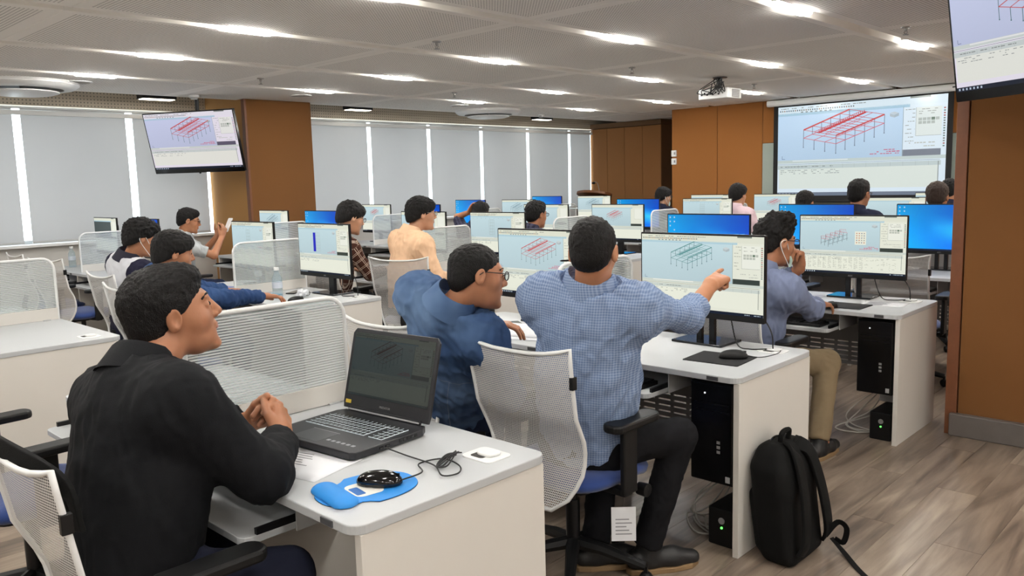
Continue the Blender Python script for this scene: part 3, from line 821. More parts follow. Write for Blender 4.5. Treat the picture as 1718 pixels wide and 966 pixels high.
# ---- task chairs
def make_chair():
    t = thing('task_chair', 'chair', 'chair')
    def half(v):   # half width of the back at height v 0..1
        xs = [0.0, 0.06, 0.2, 0.45, 0.75, 0.93, 1.0]; ys = [0.11, 0.165, 0.21, 0.236, 0.240, 0.246, 0.252]
        return float(np.interp(v, xs, ys))
    def surf(u, v):
        x = (2 * u - 1) * half(v)
        y = -0.255 + 0.045 * math.sin(min(1, v / 0.6) * math.pi) - 0.11 * max(0, v - 0.3) ** 1.4 + 0.30 * x * x * (1.0 if v < 0.8 else 1.0) + 0.0
        z = 0.36 + 0.575 * v + 0.03 * (abs(2 * u - 1) ** 3) * (v ** 6)
        return (x, y, z)
    mb = MB(); mb.grid(surf, 16, 22)
    me = mb.mesh('backrest_mesh', smooth=True, angle=80)
    uvl = me.uv_layers.new(name='UVMap')
    for lp in me.loops:
        co = me.vertices[lp.vertex_index].co; uvl.data[lp.index].uv = (co.x + 1, co.z)
    o = obj('backrest_mesh', me, MESH_FAB, t)
    rim = [surf(0, v) for v in np.linspace(0, 1, 14)] + [surf(u, 1) for u in np.linspace(0.08, 0.92, 8)] + [surf(1, v) for v in np.linspace(1, 0, 14)] + [surf(u, 0) for u in np.linspace(0.9, 0.1, 5)]
    MB().tube(rim, 0.0075, 6, closed=True).build('backrest_frame', WHITE_PL, t, smooth=True, angle=70)
    e = surf(1, 0.83)
    MB().box(e[0] - 0.004, e[0] + 0.012, e[1] - 0.012, e[1] + 0.012, e[2] - 0.022, e[2] + 0.022).build('brand_tab', BLACK_PL, t, bev=0.002)
    MB().tube(smooth_path([(0, -0.235, 0.55), (0, -0.26, 0.44), (0, -0.2, 0.38), (0, -0.05, 0.385)], 4), 0.022, 8).build('back_bracket', BLACK_PL, t, smooth=True)
    # seat cushion
    def seat(u, v):
        a = u * 2 * math.pi; r = math.sin(v * math.pi)
        cx = math.copysign(abs(math.cos(a)) ** 0.55, math.cos(a)); cy = math.copysign(abs(math.sin(a)) ** 0.55, math.sin(a))
        rr = r ** 0.35
        return (0.245 * cx * rr, 0.02 + 0.235 * cy * rr, 0.437 - 0.04 * math.cos(v * math.pi) - 0.012 * (0.02 + cy * rr > 0.6))
    MB().grid(seat, 28, 12, True).build('seat', BLUE_SEAT, t, smooth=True, angle=80)
    MB().rbox(-0.16, 0.16, -0.14, 0.16, 0.385, 0.405, 0.04).build('seat_pan', BLACK_PL, t, bev=0.004)
    for s in (-1, 1):
        a = MB().tube([(s * 0.19, -0.02, 0.39), (s * 0.265, -0.02, 0.395), (s * 0.285, -0.02, 0.43), (s * 0.285, -0.02, 0.64)], 0.001, 4)
        post = MB().rbox(s * 0.285 - 0.012, s * 0.285 + 0.012, -0.065, 0.015, 0.40, 0.645, 0.008).box(min(s * 0.16, s * 0.285), max(s * 0.16, s * 0.285), -0.05, 0.0, 0.388, 0.41).build('armrest_post', BLACK_PL, t, bev=0.004)
        pad = MB().prism([(s * 0.285 + dx, dy) for dx, dy in rrect(-0.042, 0.042, -0.14, 0.13, 0.035, 5)], 0.645, 0.675).build('armrest_pad', BLACK_PL, t, bev=0.008)
    MB().lathe([(0.028, 0.13), (0.028, 0.30), (0.02, 0.30), (0.02, 0.39)], 14).build('gas_column', BLACK_METAL, t, smooth=True)
    MB().tube([(0.12, 0.06, 0.39), (0.25, 0.1, 0.375)], 0.006, 6).lathe([(0.001, 0.235), (0.024, 0.24), (0.026, 0.28), (0.001, 0.285)], 12, (0, 0.1, 0.37), 'x').build('tilt_knob', BLACK_PL, t, smooth=True)
    leg = MB().tube([(0, 0.02, 0.125), (0, 0.12, 0.115), (0, 0.29, 0.075)], [0.028, 0.024, 0.017], 8).build('base_leg', BLACK_PL, t, smooth=True)
    cs = MB().lathe([(0.001, -0.022), (0.022, -0.02), (0.026, -0.012), (0.026, 0.012), (0.022, 0.02), (0.001, 0.022)], 14, (0, 0.29, 0.027), 'x').box(-0.006, 0.006, 0.283, 0.297, 0.03, 0.075).build('caster', BLACK_PL, leg, smooth=True)
    for k in range(1, 5): copy_part(leg, t, 2 * math.pi * k / 5)
    return t
chair0 = make_chair(); chair_used = [False]
def chair(x, y, rz, label):
    if not chair_used[0]:
        chair_used[0] = True; o = chair0; o.location = (x, y, 0); o.rotation_euler = (0, 0, rz); o['label'] = label
    else: o = dup(chair0, (x, y, 0), rz, label)
    o['group'] = 'white mesh-backed task chairs'
    return o

# ---- computer towers under the desks
tow = None; upsn = None
for (b, k, lb) in (('A', 1, 'near the black backpack'), ('A', 2, 'beside the aisle pillar'), ('A', 0, 'under the nearest desk, behind the man in black')):
    loc = (BX[b] - 0.04, ROWY[k], 0)
    if b == 'A' and k == 0: continue
    if tow is None:
        t = tow = thing('computer_tower', 'black computer tower hung under the desk ' + lb, 'computer', loc, 0, 'hanging computer towers')
        MB().rbox(-0.21, -0.012, 0.07, 0.50, 0.27, 0.69, 0.008).build('case', BLACK_PL, t, bev=0.003)
        MB().box(-0.205, -0.017, 0.063, 0.07, 0.275, 0.685).build('front_cover', mat('black_front', (12, 12, 14), 0.25), t, bev=0.003)
        MB().box(-0.19, -0.03, 0.0615, 0.0635, 0.60, 0.606).box(-0.19, -0.03, 0.0615, 0.0635, 0.57, 0.576).build('drive_slot', BLACK_METAL, t)
        MB().box(-0.085, -0.07, 0.0612, 0.0635, 0.44, 0.452).box(-0.085, -0.07, 0.0612, 0.0635, 0.42, 0.432).box(-0.085, -0.07, 0.0612, 0.0635, 0.40, 0.412).build('usb_port', GREY_METAL, t)
        MB().box(-0.045, -0.025, 0.0612, 0.0635, 0.285, 0.31).build('maker_badge', LIGHT_METAL, t)
        MB().lathe([(0.001, -0.0615), (0.004, -0.0615), (0.004, -0.064), (0.001, -0.064)], 10, (-0.14, 0.125, 0.645), 'y').build('power_light', mat('white_led', (230, 235, 240), emit=((230, 235, 240), 0.8)), t)
        MB().box(-0.215, -0.208, 0.15, 0.2, 0.26, 0.715).box(-0.215, -0.007, 0.15, 0.2, 0.26, 0.268).build('hanger_strap', BLACK_METAL, t)
        u = upsn = thing('backup_power_unit', 'small black power unit with green light on the floor ' + lb, 'power unit', loc, 0, 'floor power units')
        MB().rbox(-0.135, -0.015, 0.08, 0.40, 0, 0.16, 0.012).build('case', BLACK_PL, u, bev=0.006)
        MB().lathe([(0.001, 0), (0.014, 0), (0.014, -0.004), (0.001, -0.004)], 14, (-0.07, 0.08, 0.11), 'y').build('power_button', GREY_METAL, u)
        MB().lathe([(0.001, 0), (0.005, 0), (0.005, -0.003), (0.001, -0.003)], 10, (-0.07, 0.08, 0.08), 'y').build('indicator', LED_GREEN, u)
    else:
        dup(tow, loc, 0, 'black computer tower hung under the desk ' + lb); dup(upsn, loc, 0, 'small black power unit with green light on the floor ' + lb)
for k, lb in ((1, 'left of the black backpack'), (2, 'beside the aisle pillar')):
    t = thing('cable_bundle', 'loose grey cables and socket block on the floor ' + lb, 'cables', (BX['A'], ROWY[k], 0), 0, 'loose floor cables')
    r = random.Random(k)
    for q in range(4):
        pts = [(-0.16, 0.35, 0.28), (-0.2 - 0.05 * q, 0.25 + r.uniform(-0.1, 0.1), 0.10), (-0.3 - r.uniform(0, 0.1), 0.2 + r.uniform(-0.05, 0.1), 0.012), (-0.22 + r.uniform(-0.05, 0.05), 0.12 + 0.03 * q, 0.008), (-0.12, 0.25, 0.02), (-0.08, 0.38, 0.1)]
        MB().tube(smooth_path(pts, 6), 0.004, 6).build('cable', CABLE_W, t, smooth=True)
    MB().rbox(-0.2, -0.05, 0.30, 0.36, 0.17, 0.21, 0.006).build('socket_block', LIGHT_METAL, t, bev=0.003)
    MB().box(-0.055, -0.04, 0.32, 0.34, 0.0, 0.2).build('socket_post', LIGHT_METAL, t)

# ---- keyboards in the trays
def keyboard_parts(t):
    MB().rbox(-0.22, 0.22, -0.07, 0.07, 0, 0.016, 0.01).build('keyboard_body', BLACK_PL, t, bev=0.002)
    mb = MB()
    for r_ in range(6):
        for c_ in range(19):
            if r_ == 0 and 5 <= c_ <= 10:
                if c_ == 5: mb.box(-0.205 + 0.0216 * 5, -0.205 + 0.0216 * 11 - 0.003, -0.06, -0.043, 0.016, 0.022)
                continue
            if c_ in (14,) : continue
            x = -0.205 + 0.0216 * c_; y = -0.06 + 0.0205 * r_
            mb.box(x, x + 0.0186, y, y + 0.0175, 0.016, 0.0225)
    mb.build('keys', mat('black_keys', (26, 26, 28), 0.35), t)['kind'] = 'stuff'
kb = None
for b, k, s, lb in (('A', 1, 0, 'under the pointing man'), ('A', 2, 0, 'in front of the man holding his chin')):
    loc = (BX[b] - 0.64, ROWY[k] + 0.02, 0.638)
    lb = 'black keyboard in the pull-out tray ' + lb
    if kb is None: kb = thing('keyboard', lb, 'keyboard', loc, 0, 'keyboards in the trays'); keyboard_parts(kb)
    else: dup(kb, loc, 0, lb)

# ---- hanging televisions
def television(loc, yaw, tilt, label, tint, w=1.1, pole_to=2.6, pole_off=(0.1, 0.12)):
    h = w * 0.575
    t = thing('hanging_television', label, 'television', loc, yaw, 'televisions hung from the ceiling')
    R = Matrix.Rotation(tilt, 4, 'X')
    def part(mb, name, m, **k):
        o = mb.build(name, m, t, **k); o.matrix_local = R; return o
    part(MB().rbox(-w / 2, w / 2, 0, 0.035, -h / 2, h / 2, 0.008, 'y'), 'bezel', BLACK_GLOSS)
    part(MB().rbox(-w / 2 + 0.15, w / 2 - 0.15, 0.035, 0.07, -h / 2 + 0.05, h / 2 - 0.15, 0.03, 'y'), 'rear_housing', BLACK_PL)
    me = app_screen('television_picture', w - 0.024, h - 0.062, tint=tint, view=(206, 214, 236), pane=(238, 234, 238), bar=(236, 234, 236), dark=(96, 92, 108), seed=21, fbox=(0.28, 0.10, 0.72, 0.57), lw=0.0032)
    o = obj('screen', me, TVSCREEN, t); o.matrix_local = R @ Matrix.Translation((0, -0.0006, 0.018))
    dz = pole_to - loc[2]
    MB().tube([(pole_off[0], pole_off[1], -0.05), (pole_off[0], pole_off[1], dz)], 0.024, 12).lathe([(0.09, dz - 0.012), (0.09, dz)], 16, (pole_off[0], pole_off[1], 0)).build('ceiling_pole', BLACK_METAL, t, smooth=True, angle=40)
    MB().box(pole_off[0] - 0.12, pole_off[0] + 0.12, 0.055, pole_off[1] + 0.02, -0.12, 0.12).build('wall_bracket', BLACK_METAL, t, bev=0.004)
    part(MB().lathe([(0.001, 0), (0.012, 0), (0.012, -0.012), (0.001, -0.014)], 10, (0, 0.01, -h / 2)), 'sensor_bump', BLACK_PL)
    return t
television((-9.39, 4.47, 2.075), math.radians(26.5), math.radians(12.7), 'hanging television showing the red frame, left near the ochre pillar', (0.95, 0.92, 1.0), w=1.25, pole_to=2.8, pole_off=(0.0, 0.12))
television((-0.867, 4.356, 2.173), math.radians(-33.55), math.radians(8.76), 'hanging television cut by the upper right picture corner', (0.93, 0.92, 1.0))

# ---- projector and pull-down screen
t = thing('ceiling_projector', 'white ceiling projector with tangled black cables', 'projector', (-4.72, 8.35, ZC))
MB().rbox(-0.19, 0.19, -0.15, 0.15, -0.24, -0.13, 0.03).build('body', WHITE_PL, t, bev=0.01)
MB().lathe([(0.001, 0.17), (0.03, 0.17), (0.045, 0.18), (0.045, 0.14)], 18, (0.08, 0, -0.185), 'y').build('lens', BLACK_GLOSS, t, smooth=True)
mb = MB()
for k in range(6): mb.box(0.191, 0.196, -0.08, 0.08, -0.225 + 0.014 * k, -0.218 + 0.014 * k)
mb.build('vent', GREY_METAL, t)
mb = MB()
for k in range(7): mb.box(-0.15 + 0.035 * k, -0.13 + 0.035 * k, -0.1535, -0.149, -0.20 + 0.02 * (k % 2), -0.185 + 0.02 * (k % 2))
mb.build('sockets', BLACK_PL, t)
MB().tube([(0, 0, -0.13), (0, 0, 0)], 0.025, 12).box(-0.08, 0.08, -0.08, 0.08, -0.135, -0.125).lathe([(0.08, -0.008), (0.08, 0)], 16).build('ceiling_mount', BLACK_METAL, t)
r = random.Random(3)
for k in range(6):
    a = [(-0.13 + 0.05 * k, -0.15, -0.19)]
    for q in range(3): a.append((-0.2 + r.uniform(0, 0.36), -0.2 + r.uniform(-0.05, 0.06), -0.15 + r.uniform(-0.05, 0.1)))
    a += [(-0.02 + r.uniform(-0.05, 0.05), -0.05, -0.03), (0, -0.03, 0.0)]
    MB().tube(smooth_path(a, 6), 0.005, 6).build('cable', CABLE, t, smooth=True)

t = thing('projection_screen', 'pull-down projection screen showing a red steel frame model', 'projection screen', (-4.43, YF - 0.1, 1.10))
MB().rbox(-1.30, 1.30, -0.06, 0.06, 1.40, 1.49, 0.03, 'x').build('casing', WHITE_PL, t, bev=0.004)
MB().box(-1.21, 1.21, -0.004, 0.0, 0.03, 1.40).build('black_border', mat('black_screen_border', (8, 8, 9), 0.8), t)
me = app_screen('projected_image', 2.28, 1.28, view=(206, 228, 244), pane=(236, 244, 246), bar=(232, 242, 242), dark=(128, 132, 140), col=(110, 120, 140), beam=(224, 120, 130), roof=(214, 70, 70), seed=31, task=(120, 128, 140), fbox=(0.17, 0.10, 0.66, 0.57), lw=0.0034, tint=(0.93, 1.0, 1.10))
obj('projected_picture', me, PROJ, t, (0.0, -0.0046, 0.10 + 0.64))
MB().tube([(-1.22, 0, 0.018), (1.22, 0, 0.018)], 0.016, 10).build('weight_bar', BLACK_METAL, t, smooth=True)
MB().box(1.2, 1.28, -0.0605, -0.058, 1.44, 1.455).build('maker_plate', BLACK_PL, t)

# ---- lectern with microphone
t = thing('lectern', 'wooden lectern with oval top beside the tan cabinets', 'lectern', (-9.35, 12.0, 0))
wood = mat('reddish_brown_wood', (120, 74, 40), 0.4, var=0.2, vscale=20)
def ov(r0, r1, n=30): return [(r0 * math.cos(2 * math.pi * k / n), r1 * math.sin(2 * math.pi * k / n)) for k in range(n)]
o = MB().prism(ov(0.36, 0.26), 0, 0.05).build('top', wood, t, bev=0.008, loc=(0, 0, 1.22)); o.rotation_euler = (math.radians(-14), 0, 0)
MB().prism(ov(0.22, 0.16), 0.05, 1.2).build('column', wood, t, smooth=True, angle=50)
MB().prism(ov(0.32, 0.25), 0, 0.06).build('foot', wood, t, bev=0.01)
t = thing('microphone', 'black gooseneck microphone on the lectern', 'microphone', (-9.30, 12.1, 1.25))
MB().tube(smooth_path([(0, 0, 0), (-0.02, 0, 0.12), (-0.05, 0, 0.2), (-0.10, -0.02, 0.22)], 6), 0.006, 8).build('gooseneck', STEEL, t, smooth=True)
MB().lathe([(0.001, -0.03), (0.018, -0.028), (0.024, 0), (0.018, 0.03), (0.001, 0.032)], 12, (-0.12, -0.02, 0.20), 'x').build('capsule', BLACK_PL, t, smooth=True)
MB().lathe([(0.03, 0), (0.028, 0.02), (0.01, 0.03)], 14).build('base', BLACK_PL, t, smooth=True)
for z, lb in ((1.90, 'upper'), (1.77, 'lower')):
    t = thing('wall_controller', 'small white %s wall control box left of the ochre front wall' % lb, 'switch', (-7.40, YF - 0.012, z), 0, 'wall control boxes')
    MB().rbox(-0.045, 0.045, -0.022, 0, -0.05, 0.05, 0.008, 'y').build('case', WHITE_PL, t, bev=0.003)
    MB().box(0.005, 0.03, -0.024, -0.021, -0.02, 0.02).build('display', GREY_METAL, t)
# ================================================================== PEOPLE (implicit surfaces, meshed once)
def cap(a, b, ra, rb, k=0.02): return ('cap', np.asarray(a, float), np.asarray(b, float), ra, rb, None, 1.0, k)
def fcap(a, b, ra, rb, ax, flat, k=0.03): return ('cap', np.asarray(a, float), np.asarray(b, float), ra, rb, unit(ax), flat, k)
def ell(c, r, R=None, k=0.015): return ('ell', np.asarray(c, float), np.asarray(r, float), np.eye(3) if R is None else np.asarray(R, float), k)
def sub_ell(c, r, R=None, k=0.006): return ('sub', np.asarray(c, float), np.asarray(r, float), np.eye(3) if R is None else np.asarray(R, float), k)
def cutp(n, d, k=0.004, c=None, rad=None): return ('cut', unit(n), float(d), k, c, rad)   # removes n.p > d (inside a ball if given)

def prim_d(pr, X, Y, Z):
    t = pr[0]
    if t == 'cap':
        _, a, b, ra, rb, ax, flat, k = pr
        px, py, pz = X - a[0], Y - a[1], Z - a[2]
        ab = b - a
        if ax is not None:
            s = 1.0 / flat - 1.0
            q = (px * ax[0] + py * ax[1] + pz * ax[2]) * s
            px, py, pz = px + q * ax[0], py + q * ax[1], pz + q * ax[2]
            ab = ab + ax * (ab @ ax) * s
        L = ab @ ab + 1e-9
        t_ = np.clip((px * ab[0] + py * ab[1] + pz * ab[2]) / L, 0, 1)
        d = np.sqrt((px - t_ * ab[0]) ** 2 + (py - t_ * ab[1]) ** 2 + (pz - t_ * ab[2]) ** 2) - (ra + (rb - ra) * t_)
        return d * (flat if ax is not None else 1.0) if flat < 1 else d
    if t == 'rb':
        _, c, hs_, rr, sh, k = pr
        zz = Z - c[2]; qx = np.abs(X - c[0] - sh[0] * zz) - hs_[0] + rr; qy = np.abs(Y - c[1] - sh[1] * zz) - hs_[1] + rr; qz = np.abs(zz) - hs_[2] + rr
        return np.sqrt(np.maximum(qx, 0) ** 2 + np.maximum(qy, 0) ** 2 + np.maximum(qz, 0) ** 2) + np.minimum(np.maximum(np.maximum(qx, qy), qz), 0) - rr
    _, c, r, R, k = pr
    px, py, pz = X - c[0], Y - c[1], Z - c[2]
    u = px * R[0, 0] + py * R[1, 0] + pz * R[2, 0]
    v = px * R[0, 1] + py * R[1, 1] + pz * R[2, 1]
    w = px * R[0, 2] + py * R[1, 2] + pz * R[2, 2]
    k0 = np.sqrt((u / r[0]) ** 2 + (v / r[1]) ** 2 + (w / r[2]) ** 2) + 1e-9
    k1 = np.sqrt((u / r[0] ** 2) ** 2 + (v / r[1] ** 2) ** 2 + (w / r[2] ** 2) ** 2) + 1e-9
    return k0 * (k0 - 1.0) / k1

def prim_box(pr, m):
    if pr[0] == 'rb':
        e = pr[2] + m + pr[5] + 0.02; return pr[1] - e, pr[1] + e
    if pr[0] == 'cap':
        _, a, b, ra, rb, ax, flat, k = pr
        r = max(ra, rb) + m + k
        return np.minimum(a, b) - r, np.maximum(a, b) + r
    c, r = pr[1], pr[2]
    e = np.abs(pr[3]) @ r + m + pr[4]
    return c - e, c + e

def sdf_mesh(prims, h):
    pos = [p for p in prims if p[0] in ('cap', 'ell', 'rb')]
    lo = np.min([prim_box(p, 2 * h)[0] for p in pos], 0); hi = np.max([prim_box(p, 2 * h)[1] for p in pos], 0)
    n = np.ceil((hi - lo) / h).astype(int) + 1
    ax = [(lo[i] + h * np.arange(n[i])).astype(np.float32) for i in range(3)]
    D = np.full(n, 0.5, np.float32)
    for p in prims:
        if p[0] == 'cut':
            _, nn, d, k, c, rad = p
            if c is not None:
                i0 = np.maximum(((c - rad - lo) / h).astype(int), 0); i1 = np.minimum(np.ceil((c + rad - lo) / h).astype(int) + 1, n)
            else: i0 = np.zeros(3, int); i1 = n
        else:
            b0, b1 = prim_box(p, 3 * h)
            i0 = np.maximum(((b0 - lo) / h).astype(int), 0); i1 = np.minimum(np.ceil((b1 - lo) / h).astype(int) + 1, n)
        if np.any(i1 <= i0): continue
        sl = tuple(slice(i0[i], i1[i]) for i in range(3))
        X = ax[0][sl[0]][:, None, None]; Y = ax[1][sl[1]][None, :, None]; Z = ax[2][sl[2]][None, None, :]
        S = D[sl]
        if p[0] == 'cut':
            d = (X * nn[0] + Y * nn[1] + Z * nn[2]) - p[2]
            S2 = np.maximum(S, d)
            if c is not None:
                ins = ((X - c[0]) ** 2 + (Y - c[1]) ** 2 + (Z - c[2]) ** 2) < rad * rad
                S2 = np.where(ins, S2, S)
            D[sl] = S2
            continue
        d = prim_d(('ell',) + p[1:] if p[0] == 'sub' else p, X, Y, Z)
        k = p[-1]
        if p[0] == 'sub':
            d = -d; hh = np.maximum(k - np.abs(S - d), 0) / k
            D[sl] = np.maximum(S, d) + hh * hh * k * 0.25
        else:
            hh = np.maximum(k - np.abs(S - d), 0) / k
            D[sl] = np.minimum(S, d) - hh * hh * k * 0.25
    # surface nets
    N = D < 0
    a = N[:-1, :-1, :-1].astype(np.int8)
    cnt = np.zeros(np.array(n) - 1, np.int8)
    for i in (0, 1):
        for j in (0, 1):
            for k in (0, 1):
                cnt += N[i:n[0] - 1 + i, j:n[1] - 1 + j, k:n[2] - 1 + k]
    act = np.argwhere((cnt > 0) & (cnt < 8))
    if len(act) == 0: raise RuntimeError('empty')
    idx = np.full(cnt.shape, -1, np.int32); idx[act[:, 0], act[:, 1], act[:, 2]] = np.arange(len(act))
    corners = [(i, j, k) for i in (0, 1) for j in (0, 1) for k in (0, 1)]
    V = np.stack([D[act[:, 0] + i, act[:, 1] + j, act[:, 2] + k] for i, j, k in corners], 1)
    acc = np.zeros((len(act), 3)); num = np.zeros(len(act))
    for p in range(8):
        for q in range(p + 1, 8):
            cp, cq = np.array(corners[p]), np.array(corners[q])
            if np.abs(cp - cq).sum() != 1: continue
            m = (V[:, p] < 0) != (V[:, q] < 0)
            t = V[m, p] / (V[m, p] - V[m, q])
            acc[m] += cp + t[:, None] * (cq - cp); num[m] += 1
    P = lo + h * (act + acc / num[:, None])
    F = []
    for axis in range(3):
        b, c = [(1, 2), (2, 0), (0, 1)][axis]
        s0 = [slice(None)] * 3; s1 = [slice(None)] * 3
        s0[axis] = slice(0, n[axis] - 1); s1[axis] = slice(1, n[axis])
        A, B = N[tuple(s0)], N[tuple(s1)]
        e = np.argwhere(A != B)
        e = e[(e[:, b] > 0) & (e[:, c] > 0) & (e[:, b] < n[b] - 1) & (e[:, c] < n[c] - 1)]
        if len(e) == 0: continue
        flip = A[e[:, 0], e[:, 1], e[:, 2]]
        def g(db, dc):
            x = e.copy(); x[:, b] -= db; x[:, c] -= dc
            return idx[x[:, 0], x[:, 1], x[:, 2]]
        q = np.stack([g(1, 1), g(0, 1), g(0, 0), g(1, 0)], 1)
        q[~flip] = q[~flip][:, ::-1]
        F.append(q)
    F = np.concatenate(F)
    F = F[(F >= 0).all(1)]
    return P, F

def normals(P, F):
    n = np.cross(P[F[:, 2]] - P[F[:, 0]], P[F[:, 3]] - P[F[:, 1]])
    N = np.zeros_like(P)
    for i in range(4): np.add.at(N, F[:, i], n)
    return N / (np.linalg.norm(N, axis=1)[:, None] + 1e-12)

def relax(P, F, it=1, lam=0.5):
    e = np.concatenate([F[:, [0, 1]], F[:, [1, 2]], F[:, [2, 3]], F[:, [3, 0]]])
    for _ in range(it):
        S = np.zeros_like(P); c = np.zeros(len(P))
        np.add.at(S, e[:, 0], P[e[:, 1]]); np.add.at(S, e[:, 1], P[e[:, 0]])
        np.add.at(c, e[:, 0], 1); np.add.at(c, e[:, 1], 1)
        P = P + lam * (S / np.maximum(c, 1)[:, None] - P)
    return P

def sinoise(P, f, seed):
    r = np.random.RandomState(seed); out = np.zeros(len(P))
    for k in range(5):
        d = r.normal(size=3); d /= np.linalg.norm(d)
        out += np.sin((P @ d) * f * (0.7 + 0.6 * r.rand()) + r.rand() * 6.28 + 1.5 * np.sin((P @ r.normal(size=3)) * f * 0.4))
    return out / 5

def to_mesh(name, P, F, base, fab=None):
    me = bpy.data.meshes.new(name)
    me.vertices.add(len(P)); me.vertices.foreach_set('co', (P - base).astype(np.float32).ravel())
    me.loops.add(F.size); me.loops.foreach_set('vertex_index', F.astype(np.int32).ravel())
    me.polygons.add(len(F)); me.polygons.foreach_set('loop_start', np.arange(0, F.size, 4, dtype=np.int32))
    me.polygons.foreach_set('loop_total', np.full(len(F), 4, np.int32))
    me.polygons.foreach_set('use_smooth', np.ones(len(F), bool))
    if fab is not None:
        at = me.attributes.new('fab', 'FLOAT_VECTOR', 'POINT'); at.data.foreach_set('vector', fab.astype(np.float32).ravel())
    me.update(calc_edges=True); me.validate()
    return me

def fabric_coords(P, prims, axes):
    """cloth coordinates in metres: flat over the trunk, wrapped around the limbs"""
    best = np.full(len(P), 9.0); out = np.zeros((len(P), 3))
    ax, ay, az, o = axes
    for n_, pr in enumerate(prims):
        if pr[0] not in ('cap', 'ell'): continue
        d = prim_d(pr, P[:, 0], P[:, 1], P[:, 2])
        if pr[0] == 'cap' and pr[5] is None and np.linalg.norm(pr[2] - pr[1]) < 0.33 and n_ > 5:
            d = np.where((P - pr[1]) @ unit(pr[2] - pr[1]) < 0.01, d + 0.05, d)
        elif pr[0] == 'cap' and pr[5] is None: d = d + 0.02
        m = d < best
        best[m] = d[m]
        if pr[0] == 'cap' and pr[5] is None and n_ > 5:
            a, b = pr[1], pr[2]; w = unit(b - a); ref = unit(np.cross(w, ay if abs(w @ ay) < 0.8 else az)); rf2 = np.cross(w, ref)
            q = P[m] - a; ang = np.arctan2(q @ rf2, q @ ref)
            out[m, 0] = ang * 0.05 + n_ * 0.37; out[m, 1] = q @ w
        else:
            q = P[m] - o; out[m, 0] = q @ ax; out[m, 1] = q @ az
    return out

# ---- cloth materials
def m_cloth(name, col, rough=0.85, pat=None, col2=None, col3=None, pitch=0.02, bump=0.25, fscale=700, sheen=0.0):
    if name in MATS: return MATS[name]
    m = bpy.data.materials.new(name); m.use_nodes = True
    T = NT(m); b = T.n['Principled BSDF']; b.inputs['Roughness'].default_value = rough; b.inputs['Sheen Weight'].default_value = sheen; b.inputs['Specular IOR Level'].default_value = 0.15
    tc = T.new('ShaderNodeTexCoord')
    no = T.new('ShaderNodeTexNoise'); no.inputs['Scale'].default_value = 9; no.inputs['Detail'].default_value = 4; T.link(tc.outputs['Object'], no.inputs['Vector'])
    c = lin(col)
    base = T.mix(no.outputs['Fac'], tuple(v * 0.82 for v in c[:3]) + (1,), tuple(min(1, v * 1.14) for v in c[:3]) + (1,))
    if pat:
        at = T.new('ShaderNodeAttribute', attribute_name='fab'); sx = T.new('ShaderNodeSeparateXYZ'); T.link(at.outputs['Vector'], sx.inputs[0])
        u, v = sx.outputs['X'], sx.outputs['Y']
        def stripe(x, p, w, off=0.0): return T.math('LESS_THAN', T.math('FRACT', T.math('ADD', T.math('DIVIDE', x, p), off)), w)
        if pat == 'check':
            f = T.math('MULTIPLY', T.math('ADD', stripe(u, pitch, 0.45), stripe(v, pitch, 0.45)), 0.5); base = T.mix(f, base, lin(col2))
            s2 = T.math('LESS_THAN', T.math('ABSOLUTE', T.math('SUBTRACT', v, 0.47)), 0.0016); base = T.mix(T.math('MULTIPLY', s2, 0.5), base, lin((80, 96, 124)))
        elif pat == 'plaid':
            f = T.math('MAXIMUM', stripe(u, pitch, 0.06), stripe(v, pitch, 0.06)); f = T.math('MAXIMUM', f, T.math('MAXIMUM', stripe(u, pitch, 0.05, 0.18), stripe(v, pitch, 0.05, 0.18)))
            f = T.math('MULTIPLY', f, 0.8)
            g = T.math('MULTIPLY', stripe(u, pitch, 0.4, 0.5), 0.35)
            base = T.mix(f, T.mix(g, base, lin(col3 or col2)), lin(col2))
        elif pat == 'stripe':
            base = T.mix(stripe(v, pitch, 0.4), base, lin(col2))
        elif pat == 'denim':
            n2 = T.new('ShaderNodeTexNoise'); n2.inputs['Scale'].default_value = 3.2; n2.inputs['Detail'].default_value = 3; T.link(tc.outputs['Object'], n2.inputs['Vector'])
            f = T.new('ShaderNodeMapRange'); f.inputs['From Min'].default_value = 0.42; f.inputs['From Max'].default_value = 0.72; T.link(n2.outputs['Fac'], f.inputs['Value'])
            base = T.mix(T.math('MULTIPLY', f.outputs[0], 0.75), base, lin(col2))
            au = T.math('ABSOLUTE', u)
            s1 = T.math('MULTIPLY', T.math('LESS_THAN', T.math('ABSOLUTE', T.math('SUBTRACT', au, 0.095)), 0.0016), T.math('LESS_THAN', v, 0.40))
            s2 = T.math('LESS_THAN', T.math('ABSOLUTE', T.math('SUBTRACT', v, 0.40)), 0.0018)
            base = T.mix(T.math('MULTIPLY', T.math('MAXIMUM', s1, s2), 0.6), base, lin((132, 146, 170)))
        elif pat == 'yoke':   # dark body with a light panel across the upper back
            f = T.math('MULTIPLY', T.math('GREATER_THAN', v, 0.30), T.math('LESS_THAN', T.math('ABSOLUTE', u), 0.16)); base = T.mix(f, base, lin(col2))
            g = T.math('MULTIPLY', T.math('GREATER_THAN', v, 0.275), T.math('LESS_THAN', v, 0.30)); base = T.mix(g, base, lin(col3))
    T.link(base, b.inputs['Base Color'])
    n3 = T.new('ShaderNodeTexNoise'); n3.inputs['Scale'].default_value = fscale; T.link(tc.outputs['Object'], n3.inputs['Vector'])
    bp = T.new('ShaderNodeBump'); bp.inputs['Strength'].default_value = bump; bp.inputs['Distance'].default_value = 0.0015
    T.link(n3.outputs['Fac'], bp.inputs['Height']); T.link(bp.outputs[0], b.inputs['Normal'])
    MATS[name] = m
    return m

